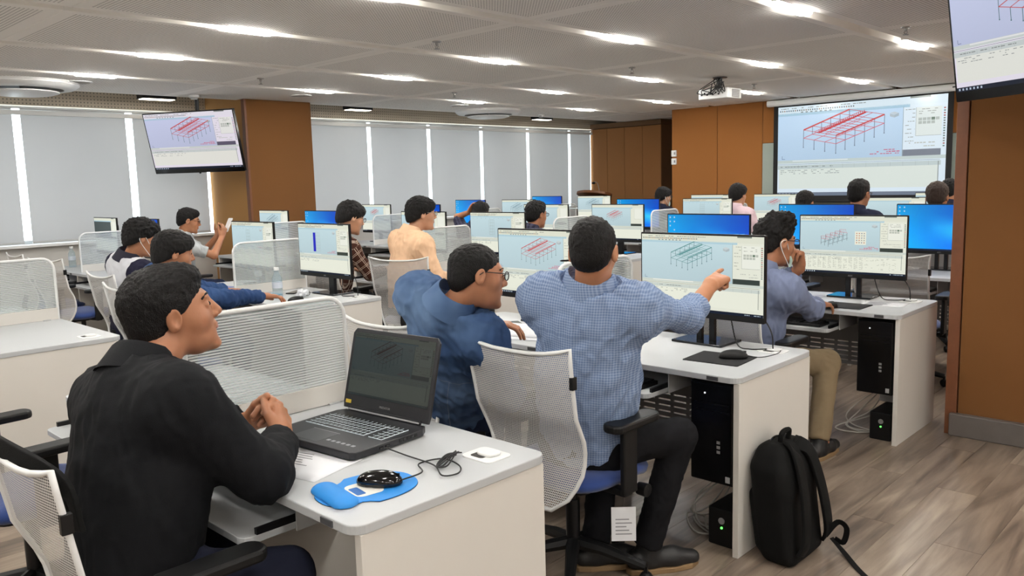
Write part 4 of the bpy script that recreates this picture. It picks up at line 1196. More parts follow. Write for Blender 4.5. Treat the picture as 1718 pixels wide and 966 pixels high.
def m_hair(name, col):
    if name in MATS: return MATS[name]
    m = bpy.data.materials.new(name); m.use_nodes = True
    T = NT(m); b = T.n['Principled BSDF']
    tc = T.new('ShaderNodeTexCoord'); mp = T.new('ShaderNodeMapping'); mp.inputs['Scale'].default_value = (420, 150, 150); T.link(tc.outputs['Object'], mp.inputs[0])
    no = T.new('ShaderNodeTexNoise'); no.inputs['Scale'].default_value = 1.5; no.inputs['Detail'].default_value = 4; T.link(mp.outputs[0], no.inputs['Vector'])
    c = lin(col)
    T.link(T.mix(no.outputs['Fac'], tuple(v * 0.45 for v in c[:3]) + (1,), tuple(v * 1.5 for v in c[:3]) + (1,)), b.inputs['Base Color'])
    b.inputs['Roughness'].default_value = 0.55; b.inputs['Specular IOR Level'].default_value = 0.22
    bp = T.new('ShaderNodeBump'); bp.inputs['Strength'].default_value = 0.9; bp.inputs['Distance'].default_value = 0.004
    T.link(no.outputs['Fac'], bp.inputs['Height']); T.link(bp.outputs[0], b.inputs['Normal'])
    MATS[name] = m
    return m
HAIR = m_hair('black_hair', (16, 14, 14)); HAIR_B = m_hair('brown_black_hair', (52, 40, 34))
def skin(name, col): return mat(name, col, 0.48, var=0.10, vscale=22, bump=0.12, bscale=260, sss=0.12, spec=0.4)
SKIN1 = skin('tan_skin', (178, 124, 92)); SKIN2 = skin('brown_skin', (170, 117, 87)); SKIN3 = skin('light_tan_skin', (198, 150, 120))
LIPS = mat('lips', (150, 88, 78), 0.45); EYEW = mat('eye_white', (225, 222, 216), 0.2); IRIS = mat('dark_iris', (28, 18, 14), 0.15)
SOLE = mat('tan_shoe_sole', (134, 108, 76), 0.7); SHOE = mat('black_shoe', (22, 21, 22), 0.5, bump=0.2)

# ---- hands
POSE = {'relax': [(22, 32, 18)] * 4, 'mouse': [(16, 30, 18), (14, 28, 16), (18, 30, 18), (26, 34, 20)], 'point': [(2, 6, 4), (72, 92, 45), (78, 95, 45), (80, 95, 45)],
        'fist': [(74, 92, 50)] * 4, 'clasp': [(52, 58, 22)] * 4, 'hold': [(42, 55, 30), (45, 58, 30), (48, 60, 30), (50, 62, 30)], 'chin': [(58, 70, 30), (62, 74, 30), (66, 76, 30), (70, 78, 30)], 'flat': [(6, 8, 5)] * 4}
def hand_prims(w, fdir, back, side, pose, sc=1.0):
    """w wrist, fdir direction of the fingers, back = direction the back of the hand faces, side +1 right hand"""
    f = unit(fdir); b = unit(np.asarray(back, float) - f * (np.asarray(back, float) @ f)); th = -side * np.cross(f, b)   # thumb side
    w = np.asarray(w, float)
    def L(x, y, z): return w + sc * (th * x + f * y + b * z)
    pr = []
    pr.append(fcap(L(0.0, 0.0, 0), L(0.0, 0.03, 0), 0.027 * sc, 0.031 * sc, b, 0.7, 0.02))
    for x0, x1 in ((0.026, 0.018), (0.009, 0.006), (-0.010, -0.007), (-0.027, -0.018)):
        pr.append(cap(L(x1, 0.02, 0), L(x0, 0.085, 0.0), 0.0155 * sc, 0.0125 * sc, 0.012))
    lens = [(0.041, 0.025, 0.021), (0.045, 0.029, 0.022), (0.042, 0.027, 0.022), (0.033, 0.020, 0.019)]
    kx = [0.028, 0.0095, -0.0105, -0.028]; ky = [0.088, 0.092, 0.088, 0.08]; sp = [5, 1, -3, -8]
    for i in range(4):
        p = L(kx[i], ky[i], 0.001); ang = 0.0; r = 0.0100 if i < 3 else 0.0088
        d0 = unit(f * math.cos(math.radians(sp[i])) + th * math.sin(math.radians(sp[i])))
        for j in range(3):
            ang += math.radians(POSE[pose][i][j])
            d = d0 * math.cos(ang) - b * math.sin(ang)
            q = p + d * lens[i][j] * sc
            pr.append(cap(p, q, r * sc * (1 - 0.08 * j), r * sc * (0.92 - 0.08 * j), 0.0035)); p = q
    tdir = {'point': (0.35, 0.8, -0.5), 'fist': (0.2, 0.75, -0.6), 'chin': (0.5, 0.8, -0.2), 'clasp': (0.45, 0.85, -0.25)}.get(pose, (0.62, 0.74, -0.25))
    d1 = unit(th * tdir[0] + f * tdir[1] + b * tdir[2]); d2 = unit(d1 + f * 0.35 - th * 0.25)
    p0 = L(0.022, 0.018, -0.006); p1 = p0 + d1 * 0.042 * sc; p2 = p1 + d2 * 0.031 * sc; p3 = p2 + unit(d2 + f * 0.1) * 0.024 * sc
    pr += [cap(p0, p1, 0.0165 * sc, 0.0125 * sc, 0.010), cap(p1, p2, 0.0118 * sc, 0.0108 * sc, 0.004), cap(p2, p3, 0.0108 * sc, 0.009 * sc, 0.004)]
    return pr

# ---- heads
def head_prims(c, H, s=1.0, neck=None):
    def E(x, y, z, rx, ry, rz, k=0.015, R=None):
        return ell(c + H @ np.array([x, y, z]) * s, np.array([rx, ry, rz]) * s, H if R is None else H @ R, k)
    def S(x, y, z, rx, ry, rz, k=0.006, R=None):
        return sub_ell(c + H @ np.array([x, y, z]) * s, np.array([rx, ry, rz]) * s, H if R is None else H @ R, k)
    def Cc(a, b, ra, rb, k): return cap(c + H @ np.array(a) * s, c + H @ np.array(b) * s, ra * s, rb * s, k)
    pr = [E(0, -0.014, 0.030, 0.074, 0.094, 0.084), E(0, 0.028, -0.02, 0.062, 0.066, 0.088, 0.03), E(0, 0.042, -0.082, 0.046, 0.046, 0.038, 0.03),
          E(0.041, 0.050, -0.028, 0.024, 0.024, 0.026, 0.02), E(-0.041, 0.050, -0.028, 0.024, 0.024, 0.026, 0.02),
          E(0, 0.080, 0.024, 0.048, 0.014, 0.011, 0.015), E(0, 0.078, -0.108, 0.020, 0.018, 0.014, 0.02),
          Cc((0, 0.090, 0.014), (0, 0.109, -0.026), 0.0075, 0.0115, 0.010), Cc((-0.011, 0.098, -0.032), (0.011, 0.098, -0.032), 0.0085, 0.0085, 0.006),
          E(0, 0.088, -0.056, 0.024, 0.010, 0.012, 0.008)]
    for q in (-1, 1):
        pr += [S(q * 0.031, 0.098, 0.004, 0.018, 0.016, 0.010, 0.010), E(q * 0.031, 0.075, 0.004, 0.017, 0.0135, 0.0125, 0.004)]
        a = math.radians(-12); Re = np.array([[1, 0, 0], [0, math.cos(a), -math.sin(a)], [0, math.sin(a), math.cos(a)]])
        b = math.radians(-18 * q); Rb = np.array([[math.cos(b), -math.sin(b), 0], [math.sin(b), math.cos(b), 0], [0, 0, 1.0]]) @ Re
        pr += [E(q * 0.078, -0.012, -0.006, 0.0095, 0.019, 0.031, 0.006, Rb), S(q * 0.0885, -0.007, -0.002, 0.0085, 0.0115, 0.021, 0.003, Rb), E(q * 0.0785, 0.001, -0.010, 0.004, 0.0045, 0.007, 0.003, Rb)]
    pr += [S(0, 0.104, -0.062, 0.021, 0.006, 0.0016, 0.003)]
    if neck is not None: pr.append(cap(c + H @ np.array([0, -0.022, -0.05]) * s, neck - np.array([0, 0, 0.02]), 0.055 * s, 0.057, 0.022))
    return pr

def hair_prims(c, H, s, style):
    def E(x, y, z, rx, ry, rz, k=0.02): return ell(c + H @ np.array([x, y, z]) * s, np.array([rx, ry, rz]) * s, H, k)
    def S(x, y, z, rx, ry, rz, k=0.01): return sub_ell(c + H @ np.array([x, y, z]) * s, np.array([rx, ry, rz]) * s, H, k)
    def cut(n, p, k=0.004):
        nn = H @ unit(n); return cutp(nn, nn @ (c + H @ np.array(p) * s), k)
    if style == 'crop':      # very short
        return [E(0, -0.016, 0.034, 0.079, 0.099, 0.087), E(0, -0.055, -0.015, 0.066, 0.058, 0.06, 0.02), cut((0, 0.76, -1), (0, 0.080, 0.058)), S(0, 0.105, -0.01, 0.08, 0.052, 0.07), S(0.1, -0.002, -0.035, 0.035, 0.022, 0.05), S(-0.1, -0.002, -0.035, 0.035, 0.022, 0.05)]
    if style == 'short':
        return [E(0, -0.018, 0.042, 0.084, 0.104, 0.090), E(0, -0.058, -0.01, 0.070, 0.060, 0.068, 0.02), E(0, 0.045, 0.085, 0.055, 0.045, 0.032, 0.03), cut((0, 0.72, -1), (0, 0.088, 0.058)), S(0, 0.118, -0.005, 0.085, 0.052, 0.072), S(0.105, -0.002, -0.035, 0.035, 0.022, 0.05), S(-0.105, -0.002, -0.035, 0.035, 0.022, 0.05)]
    if style == 'spiky':
        return [E(0, -0.016, 0.045, 0.084, 0.102, 0.088), E(0, -0.055, -0.01, 0.069, 0.058, 0.064, 0.02), E(0.01, 0.02, 0.105, 0.055, 0.07, 0.045, 0.03), cut((0, 0.72, -1), (0, 0.090, 0.060)), S(0, 0.118, -0.005, 0.085, 0.052, 0.072), S(0.105, -0.002, -0.035, 0.035, 0.022, 0.05), S(-0.105, -0.002, -0.035, 0.035, 0.022, 0.05)]
    # full: fringe over the forehead, covering the tops of the ears
    return [E(0, -0.012, 0.042, 0.091, 0.110, 0.094), E(0, -0.058, -0.015, 0.078, 0.062, 0.078, 0.03), E(0, 0.06, 0.065, 0.068, 0.042, 0.04, 0.03), cut((0, 0.52, -1), (0, 0.098, 0.040)), S(0, 0.125, -0.03, 0.082, 0.045, 0.062), S(0.11, 0.0, -0.05, 0.035, 0.026, 0.045), S(-0.11, 0.0, -0.05, 0.035, 0.026, 0.045)]

def head_frame(fwd, roll=0.0):
    f = unit(fwd); r = unit(np.cross(f, [0, 0, 1])); u = np.cross(r, f)
    c, s = math.cos(roll), math.sin(roll)
    return np.stack([r * c + u * s, f, u * c - r * s], 1)

def ik(S, W, l1, l2, pole):
    S, W = np.asarray(S, float), np.asarray(W, float)
    v = W - S; d = np.linalg.norm(v); d = min(d, (l1 + l2) * 0.995); n = unit(v)
    a = (l1 * l1 - l2 * l2 + d * d) / (2 * d); hgt = math.sqrt(max(l1 * l1 - a * a, 1e-6))
    p = np.asarray(pole, float); p = unit(p - n * (p @ n))
    return S + n * a + p * hgt, S + n * d

def person(label, pel, neck, head, face, shax=(1, 0, 0), arms=None, legs=None, h=0.008, sk=None, hair='short', hairm=None, shirt=None, trouser=None, sleeve=1.9, hs=1.0, bulk=1.0, shw=0.175,
           glasses=None, mask=None, roll=0.0, folds=0.004, collar=True, shoes=True, l1=0.285, l2=0.25, jacket=False, cuff=False, seed=1, hair_noise=0.004, inner=None, collar_m=None, belly=0.0, arm_th=None):
    pel, neck, head = np.asarray(pel, float), np.asarray(neck, float), np.asarray(head, float)
    base = np.array([pel[0], pel[1], 0.0])
    t = thing('person', label, 'person', tuple(base), 0, 'people in the computer room')
    up = unit(neck - pel); ax = unit(np.asarray(shax, float)); ax = unit(ax - up * (ax @ up)); fw = np.cross(up, ax)
    H = head_frame(face, roll)
    sk = sk or SKIN1
    L = np.linalg.norm(neck - pel)
    chest = pel + up * L * 0.70
    shp = {}
    for q, nm in ((1, 'r'), (-1, 'l')): shp[nm] = neck + ax * q * shw - up * 0.055 + fw * 0.0
    # limbs
    A = {}
    for nm, q in (('r', 1), ('l', -1)):
        a = (arms or {}).get(nm)
        if a is None:
            wr = pel + ax * q * 0.15 + fw * 0.30 + np.array([0, 0, 0.24]); a = dict(w=wr, f=fw * 0.9 - ax * q * 0.3, b=(0, 0, 1), pose='relax')
        el, wr = ik(shp[nm], a['w'], *a.get('l', (l1, l2)), a.get('pole', ax * q * 0.8 - fw * 0.3 + np.array([0, 0, -0.8])))
        A[nm] = dict(a, e=el, w=wr, q=q)
    lg = {}
    for nm, q in (('r', 1), ('l', -1)):
        hip = pel + ax * q * 0.09 + np.array([0, 0, -0.0])
        if legs and nm in legs: kn, an = map(lambda v: np.asarray(v, float), legs[nm])
        else:
            kn = hip + unit(np.array([fw[0], fw[1], 0])) * 0.42 + ax * q * 0.06; kn[2] = 0.50
            an = kn.copy(); an[2] = 0.09; an += np.array([fw[0], fw[1], 0]) * (-0.06)
        lg[nm] = (hip, kn, an)
    # --- body
    pr = [fcap(pel + up * 0.02, chest, 0.125 * bulk, 0.140 * bulk, fw, 0.68, 0.04), cap(shp['l'] + ax * 0.02 - up * 0.01, shp['r'] - ax * 0.02 - up * 0.01, 0.042, 0.042, 0.03), cap(chest + up * 0.05, neck - up * 0.03, 0.07, 0.046, 0.03)]
    for nm in 'rl':
        a = A[nm]; S = shp[nm]
        fo = a['w'] - unit(a['w'] - a['e']) * 0.01
        pr += [cap(S, a['e'], 0.046, 0.038, 0.03), cap(a['e'], fo, 0.040, 0.0265, 0.02)]
        pr += hand_prims(a['w'], a['f'], a['b'], a['q'], a['pose'], a.get('s', 1.0))
        hip, kn, an = lg[nm]
        pr += [cap(hip, kn, 0.07, 0.05, 0.04), cap(kn, an, 0.048, 0.034, 0.02), cap(an, an + unit(np.array([fw[0], fw[1], 0])) * 0.1 + np.array([0, 0, -0.05]), 0.034, 0.026, 0.02)]
    pr += head_prims(head, H, hs, neck)
    P, F = sdf_mesh(pr, h)
    P = relax(P, F, 1, 0.35)
    obj('body', to_mesh('body', P, F, base), sk, t)
    # --- hair
    hp = hair_prims(head, H, hs, hair)
    hh = min(max(h, 0.0036), 0.006)
    P, F = sdf_mesh(hp, hh)
    N = normals(P, F); Q = (P - head) @ H
    rs = np.random.RandomState(seed)
    tuft = relax(np.stack([rs.normal(size=len(P))] * 3, 1), F, 2, 0.6)[:, 0] * 1.1       # fine short strands
    lock = np.sin(Q[:, 0] * 420 + 4 * sinoise(Q, 40, seed)) * 0.35 + sinoise(Q * np.array([1.0, 0.35, 0.5]), 300, seed) * 0.9
    amp = hair_noise * (0.4 + 0.6 * np.clip((Q[:, 2] + 0.02) / 0.1, 0, 1))
    if hair == 'spiky':
        sp = np.maximum(0, sinoise(Q, 150, seed + 3)); P = P + N * (sp * 0.018 * np.clip(Q[:, 2] / 0.1, 0, 1.3))[:, None]
    P = P + N * ((tuft + lock) * amp)[:, None]
    obj('hair', to_mesh('hair', P, F, base), hairm or HAIR, t)
    # --- face details
    if h <= 0.009:
        for q in (-1, 1):
            e = MB(); c = head + H @ np.array([q * 0.031, 0.0765, 0.0035]) * hs - base
            e.lathe([(0.0005, -0.0125), (0.0088, -0.0088), (0.0125, 0), (0.0088, 0.0088), (0.0005, 0.0125)], 12, tuple(c))
            eo = e.build('eye', EYEW, t, smooth=True)
            i = MB(); c2 = head + H @ np.array([q * 0.031, 0.0865, 0.0035]) * hs - base
            i.lathe([(0.0005, -0.0062), (0.0044, -0.0044), (0.0062, 0), (0.0044, 0.0044), (0.0005, 0.0062)], 10, tuple(c2)); i.build('iris', IRIS, eo, smooth=True)
            br = [head + H @ np.array([q * x, y, z]) * hs - base for x, y, z in ((0.012, 0.092, 0.024), (0.026, 0.091, 0.030), (0.040, 0.083, 0.029), (0.051, 0.070, 0.022))]
            MB().tube(smooth_path(br, 3), 0.003, 6).build('eyebrow', HAIR, t, smooth=True)
        lp = [head + H @ np.array([x, 0.0955 - abs(x) * 0.35, -0.0655 + abs(x) * 0.06]) * hs - base for x in (-0.022, -0.011, 0, 0.011, 0.022)]
        lu = [head + H @ np.array([x, 0.0968 - abs(x) * 0.35, -0.0575 - abs(x) * 0.12]) * hs - base for x in (-0.022, -0.011, 0, 0.011, 0.022)]
        MB().tube(lp, [0.002, 0.005, 0.0058, 0.005, 0.002], 8).build('lower_lip', LIPS, t, smooth=True, angle=80)
        MB().tube(lu, [0.002, 0.0042, 0.0045, 0.0042, 0.002], 8).build('upper_lip', LIPS, t, smooth=True, angle=80)
    # --- shirt
    ch = chest
    sp_ = [fcap(pel + up * (0.0 if not jacket else -0.03), pel + up * L * 0.4, 0.156 * bulk + belly, 0.162 * bulk + belly, fw, 0.76, 0.05), fcap(pel + up * L * 0.4, ch, 0.162 * bulk, 0.170 * bulk, fw, 0.72, 0.06),
           cap(shp['l'] + ax * 0.03 - up * 0.015, shp['r'] - ax * 0.03 - up * 0.015, 0.068, 0.068, 0.09), cap(ch + up * 0.08, neck - up * 0.005, 0.095, 0.066, 0.07)]
    for nm in 'rl': sp_.append(fcap(neck - up * 0.025, shp[nm] - up * 0.004, 0.072, 0.054, fw, 0.95, 0.07))
    th = arm_th or (1.12 if jacket else 1.0)
    cuffs = []
    for nm in 'rl':
        a = A[nm]; S = shp[nm]
        if sleeve <= 1.0:
            e = S + (a['e'] - S) * sleeve; sp_ += [cap(S + (e - S) * 0.06, e, 0.060 * th, 0.060 * th, 0.085)]
            w = unit(a['e'] - S); sp_.append(cutp(w, w @ e, 0.004, e, 0.09)); cuffs.append((e, w, 0.058))
        else:
            f = sleeve - 1.0; e2 = a['e'] + (a['w'] - a['e']) * f
            sp_ += [cap(S + (a['e'] - S) * 0.06, a['e'], 0.060 * th, 0.053 * th, 0.085), cap(a['e'], e2, 0.055 * th, (0.050 - 0.008 * f) * th, 0.03)]
            w = unit(a['w'] - a['e']); sp_.append(cutp(w, w @ e2, 0.004, e2, 0.075)); cuffs.append((e2, w, (0.050 - 0.008 * f) * th))
    if collar:
        cn = unit(0.6 * up + unit(head + H @ np.array([0, -0.02, -0.02]) * hs - neck)); sp_.append(cutp(cn, cn @ (neck + cn * 0.004), 0.004, neck + cn * 0.09, 0.115))
    sp_.append(cutp(-up, -up @ (pel - up * (0.05 if not jacket else 0.10)), 0.004, pel - up * 0.1, 0.32))
    P, F = sdf_mesh(sp_, max(h, 0.006))
    N = normals(P, F); fab = fabric_coords(P, sp_, (ax, fw, up, pel))
    if folds:
        P = relax(P, F, 2, 0.5)
        fo = 0.9 * sinoise(P, 60, seed) + 0.35 * sinoise(P, 150, seed + 5)
        fo = fo + 1.1 * (0.35 - np.abs(sinoise(P * np.array([1.0, 1.0, 0.5]), 80, seed + 17))) * 2.0
        fo = fo + 0.9 * np.clip(sinoise(P * np.array([1.0, 1.0, 0.45]), 130, seed + 7), -0.2, 1)   # upright creases
        for nm in 'rl':   # irregular creases at the elbows
            dd = np.linalg.norm(P - A[nm]['e'], axis=1); w_ = unit(A[nm]['w'] - shp[nm])
            fo += 0.9 * np.exp(-(dd / 0.08) ** 2) * np.sin((P - A[nm]['e']) @ w_ * 130 + 3.5 * sinoise(P, 26, seed + 9)) * (0.6 + sinoise(P, 22, seed + 13))
        P = P + N * (fo * folds)[:, None]
    so = obj('jacket' if jacket else 'shirt', to_mesh('shirt', P, F, base, fab), shirt, t)
    if cuff:
        for e, w, r in cuffs:
            x = unit(np.cross(w, [0.3, 0.2, 1])); y = np.cross(w, x); mb = MB()
            ring = lambda off, rr: [e + w * off + (math.cos(k * math.pi / 10) * x + math.sin(k * math.pi / 10) * y) * rr * (1 + 0.04 * math.sin(3 * k)) - base for k in range(20)]
            rr_ = [ring(-0.05, r * 1.03), ring(-0.045, r * 1.14), ring(0.0, r * 1.16), ring(0.006, r * 1.05), ring(0.0, r * 0.9)]
            V = [p for q in rr_ for p in q]; Fq = [(i * 20 + k, i * 20 + (k + 1) % 20, (i + 1) * 20 + (k + 1) % 20, (i + 1) * 20 + k) for i in range(4) for k in range(20)]
            mb.add(V, Fq); mo = mb.build('rolled_cuff', shirt, so, smooth=True, angle=80)
            at = mo.data.attributes.new('fab', 'FLOAT_VECTOR', 'POINT'); at.data.foreach_set('vector', np.array([(v.co.x, v.co.z, 0) for v in mo.data.vertices], np.float32).ravel())
    if collar:
        nd = unit(0.6 * up + unit(head + H @ np.array([0, -0.02, -0.02]) * hs - neck)); x = unit(ax - nd * (ax @ nd)); y = np.cross(nd, x); mb = MB(); n = 28
        c0 = neck + nd * 0.0
        def ring(off, r, drop): return [c0 + nd * (off - drop * max(0, math.sin(a)) ** 1.5) + x * math.cos(a) * r * 0.98 + y * math.sin(a) * r * 1.06 - base for a in (2 * math.pi * k / n for k in range(n))]
        rings = [ring(-0.020, 0.088, 0.03), ring(0.03, 0.081, 0.06), ring(0.066, 0.0765, 0.078), ring(0.071, 0.0795, 0.078), ring(0.060, 0.087, 0.074), ring(0.022, 0.099, 0.06), ring(-0.010, 0.110, 0.05)]
        V = [p for q in rings for p in q]; Fq = [(i * n + k, i * n + (k + 1) % n, (i + 1) * n + (k + 1) % n, (i + 1) * n + k) for i in range(len(rings) - 1) for k in range(n)]
        mb.add(V, Fq); mo = mb.build('collar', collar_m or shirt, so, smooth=True, angle=70)
        at = mo.data.attributes.new('fab', 'FLOAT_VECTOR', 'POINT'); at.data.foreach_set('vector', np.array([(v.co.x, v.co.z, 0) for v in mo.data.vertices], np.float32).ravel())
        if inner is not None:
            mb = MB(); rings = [ring(0.0, 0.072, 0.03), ring(0.060, 0.0715, 0.045), ring(0.062, 0.0695, 0.045), ring(0.04, 0.066, 0.04)]
            V = [p for q in rings for p in q]; Fq = [(i * n + k, i * n + (k + 1) % n, (i + 1) * n + (k + 1) % n, (i + 1) * n + k) for i in range(3) for k in range(n)]
            mb.add(V, Fq); mb.build('inner_collar', inner, so, smooth=True)
    # --- trousers and shoes
    tp = [fcap(pel - up * 0.03, pel + up * 0.05, 0.150 * bulk, 0.146 * bulk, fw, 0.78, 0.05)]
    for nm in 'rl':
        hip, kn, an = lg[nm]
        tp += [cap(hip, kn, 0.086, 0.066, 0.05), cap(kn, an + np.array([0, 0, 0.02]), 0.064, 0.056, 0.03)]
        w = unit(an - kn); tp.append(cutp(w, w @ an, 0.004, an, 0.09))
    hz = max(h, 0.008)
    P, F = sdf_mesh(tp, hz); N = normals(P, F); P = P + N * ((0.7 * sinoise(P, 75, seed + 2) + 0.7 * (0.35 - np.abs(sinoise(P, 110, seed + 4)))) * folds)[:, None]
    obj('trousers', to_mesh('trousers', P, F, base, fabric_coords(P, tp, (ax, fw, up, pel))), trouser, t)
    if shoes:
        for nm in 'rl':
            hip, kn, an = lg[nm]; d = unit(np.array((legs or {}).get('toe' + nm, (fw[0], fw[1], 0.0)), float))
            g = an.copy(); g[2] = 0
            z = lambda v: np.array([0, 0, v])
            sp2 = [cap(g - d * 0.05 + z(0.05), g + d * 0.10 + z(0.045), 0.040, 0.042, 0.02), cap(g + d * 0.10 + z(0.042), g + d * 0.18 + z(0.034), 0.042, 0.032, 0.02), cap(g + z(0.05), g + z(0.10), 0.044, 0.046, 0.02), cutp((0, 0, -1), -0.018)]
            P, F = sdf_mesh(sp2, 0.009); P[:, 2] = np.maximum(P[:, 2], 0.016)
            s_o = obj('shoe', to_mesh('shoe', P, F, base), SHOE, t)
            rt = np.array([d[1], -d[0], 0]); mb = MB()
            pts = [(g + d * a + rt * b - base)[:2] for a, b in ((-0.092, 0.0), (-0.08, 0.03), (-0.03, 0.041), (0.09, 0.046), (0.17, 0.034), (0.212, 0.0), (0.17, -0.034), (0.09, -0.046), (-0.03, -0.041), (-0.08, -0.03))]
            mb.prism([tuple(p) for p in pts], 0.0, 0.022).build('sole', SOLE, s_o, bev=0.004)
    # --- things worn on the face
    hl = lambda x, y, z: head + H @ np.array([x, y, z]) * hs - base
    if glasses is not None:
        mb = MB()
        for q in (-1, 1):
            ring = [hl(q * (0.033 + 0.0225 * math.cos(a)), 0.1045 - 0.006 * abs(math.cos(a)) * 0, 0.002 + 0.0165 * math.sin(a)) for a in np.linspace(0, 2 * math.pi, 15)[:-1]]
            mb.tube(ring, 0.0021, 6, closed=True)
            mb.tube([hl(q * 0.0555, 0.104, 0.008), hl(q * 0.072, 0.09, 0.009), hl(q * 0.082, 0.0, 0.012), hl(q * 0.082, -0.018, 0.0)], 0.002, 6)
        mb.tube([hl(-0.011, 0.106, 0.005), hl(0, 0.109, 0.007), hl(0.011, 0.106, 0.005)], 0.002, 6)
        go = mb.build('glasses', glasses, t, smooth=True)
        for q in (-1, 1):
            mb = MB(); pts = [hl(q * (0.033 + 0.021 * math.cos(a)), 0.1045, 0.002 + 0.015 * math.sin(a)) for a in np.linspace(0, 2 * math.pi, 15)[:-1]]
            mb.add(pts, [tuple(range(14))]); mb.build('lens', PET, go)
    if mask == 'chin' or mask == 'on':
        mb = MB(); dz = -0.075 if mask == 'chin' else -0.035; dy = -0.004 if mask == 'chin' else 0.018
        def mk(u, v):
            a = (u - 0.5) * 2.4; r = 0.067
            return tuple(hl(math.sin(a) * r * (0.95 if mask == 'on' else 0.86), 0.028 + dy + math.cos(a) * (r + 0.012 * math.sin(v * math.pi)) , dz - 0.045 + 0.09 * v * (1.0 if mask == 'on' else 0.75)))
        mb.grid(mk, 14, 8); mo = mb.build('face_mask', mat('pale_green_mask', (186, 214, 206), 0.8), t, smooth=True)
        for q in (0.0, 1.0):
            a, b = np.array(mk(q, 0.9)), np.array(mk(q, 0.1)); s = -1 if q == 0 else 1
            MB().tube(smooth_path([a, hl(s * 0.081, 0.0, 0.01), hl(s * 0.083, -0.032, 0.0), hl(s * 0.079, -0.02, -0.035), b], 4), 0.0022, 5).build('ear_loop', mat('white_elastic', (228, 230, 228), 0.8), mo, smooth=True)
    return t
# ---- chairs in view
chair(-2.03, 0.80, 0.0, 'task chair of the man in black at the lower left corner')
chair(-3.30, 0.84, 0.05, 'empty task chair left of the man in black, only its armrest showing')
chair(-1.945, 2.335, 0.0, 'task chair with blue seat and paper tag under the pointing man')
chair(-2.76, 2.36, 0.03, 'task chair of the man in denim jacket, behind the laptop')
chair(-2.12, 4.0, 0.0, 'task chair of the man resting his chin on his hand')
chair(-5.10, 2.20, 0.0, 'task chair of the man in blue denim reaching for a mouse')
chair(-6.02, 2.42, 0.0, 'task chair of the man in navy and white shirt')
chair(-7.95, 2.62, 0.25, 'empty task chair with blue seat near the window desks')
chair(-8.85, 2.66, 0.0, 'empty task chair showing its top edge behind the left divider')
chair(-8.20, 3.76, -0.1, 'task chair of the man in grey shirt holding a phone')
chair(-5.95, 4.10, 0.1, 'task chair of the man in brown plaid shirt')
chair(-5.13, 4.22, 0.45, 'task chair turned slightly, under the man in peach shirt')
chair(-5.25, 5.82, 0.0, 'task chair of the man in dark shirt seen from behind')
chair(-6.35, 6.1, 0.0, 'task chair of the person with a hand on the head')
chair(-8.2, 5.52, 0.0, 'task chair of the person in striped top')
chair(-7.0, 7.6, 0.0, 'empty task chair between the plaid man and the blinds')
chair(-1.98, 6.06, 0.05, 'empty task chair right behind the monitor beside the aisle pillar')
chair(-2.95, 6.10, -0.05, 'empty task chair left of the one by the aisle pillar')
chair(-6.1, 9.3, 0.0, 'task chair of the masked person near the cabinets')
chair(-4.97, 9.2, 0.0, 'task chair of the person in pale pink')
chair(-2.92, 7.62, 0.0, 'task chair of the man in navy suit')
chair(-2.2, 7.6, 0.0, 'task chair of the brown-haired person')

# ---- cloths
C_BLACK = m_cloth('black_jacket_cloth', (17, 18, 21), 0.8, bump=0.4, fscale=500)
C_NAVYTR = m_cloth('dark_navy_trousers', (24, 27, 42), 0.85)
C_BLKTR = m_cloth('black_trousers', (20, 20, 23), 0.85)
C_KHAKI = m_cloth('khaki_trousers', (128, 112, 88), 0.9)
C_JEANS = m_cloth('dark_jeans', (34, 42, 66), 0.9)
C_DENIM = m_cloth('blue_denim_jacket_cloth', (58, 82, 120), 0.9, 'denim', (124, 152, 188), bump=0.6, fscale=900)
C_DENIM2 = m_cloth('deep_blue_denim', (40, 62, 100), 0.9, 'denim', (62, 90, 134), bump=0.6, fscale=900)
C_CHECK = m_cloth('blue_white_check_cloth', (104, 124, 158), 0.85, 'check', (146, 162, 190), pitch=0.009)
C_GREYBLUE = m_cloth('grey_blue_shirt_cloth', (120, 130, 158), 0.85)
C_GREYTEE = m_cloth('grey_tee_cloth', (176, 180, 182), 0.9)
C_PLAID = m_cloth('brown_plaid_cloth', (74, 46, 38), 0.9, 'plaid', (214, 196, 180), (58, 34, 28), pitch=0.062)
C_STRIPE = m_cloth('striped_cloth', (40, 40, 44), 0.9, 'stripe', (176, 176, 176), pitch=0.016)
C_PEACH = m_cloth('peach_shirt_cloth', (236, 196, 160), 0.85)
C_DARK = m_cloth('dark_navy_plaid_cloth', (40, 40, 56), 0.9, 'plaid', (84, 84, 104), pitch=0.03)
C_TEAM = m_cloth('navy_white_team_cloth', (34, 34, 52), 0.85, 'yoke', (204, 206, 212), (196, 140, 112))
C_NAVYC = mat('navy_collar_cloth', (32, 32, 48), 0.85)
C_PINK = m_cloth('pale_pink_cloth', (226, 200, 208), 0.85)
C_NAVY = m_cloth('navy_suit_cloth', (28, 32, 52), 0.85)
C_WHITE = mat('white_shirt_cloth', (214, 216, 220), 0.85)
GL_BLACK = mat('black_glasses_frame', (14, 14, 15), 0.3); GL_METAL = mat('thin_metal_glasses', (170, 160, 146), 0.3, 0.8)

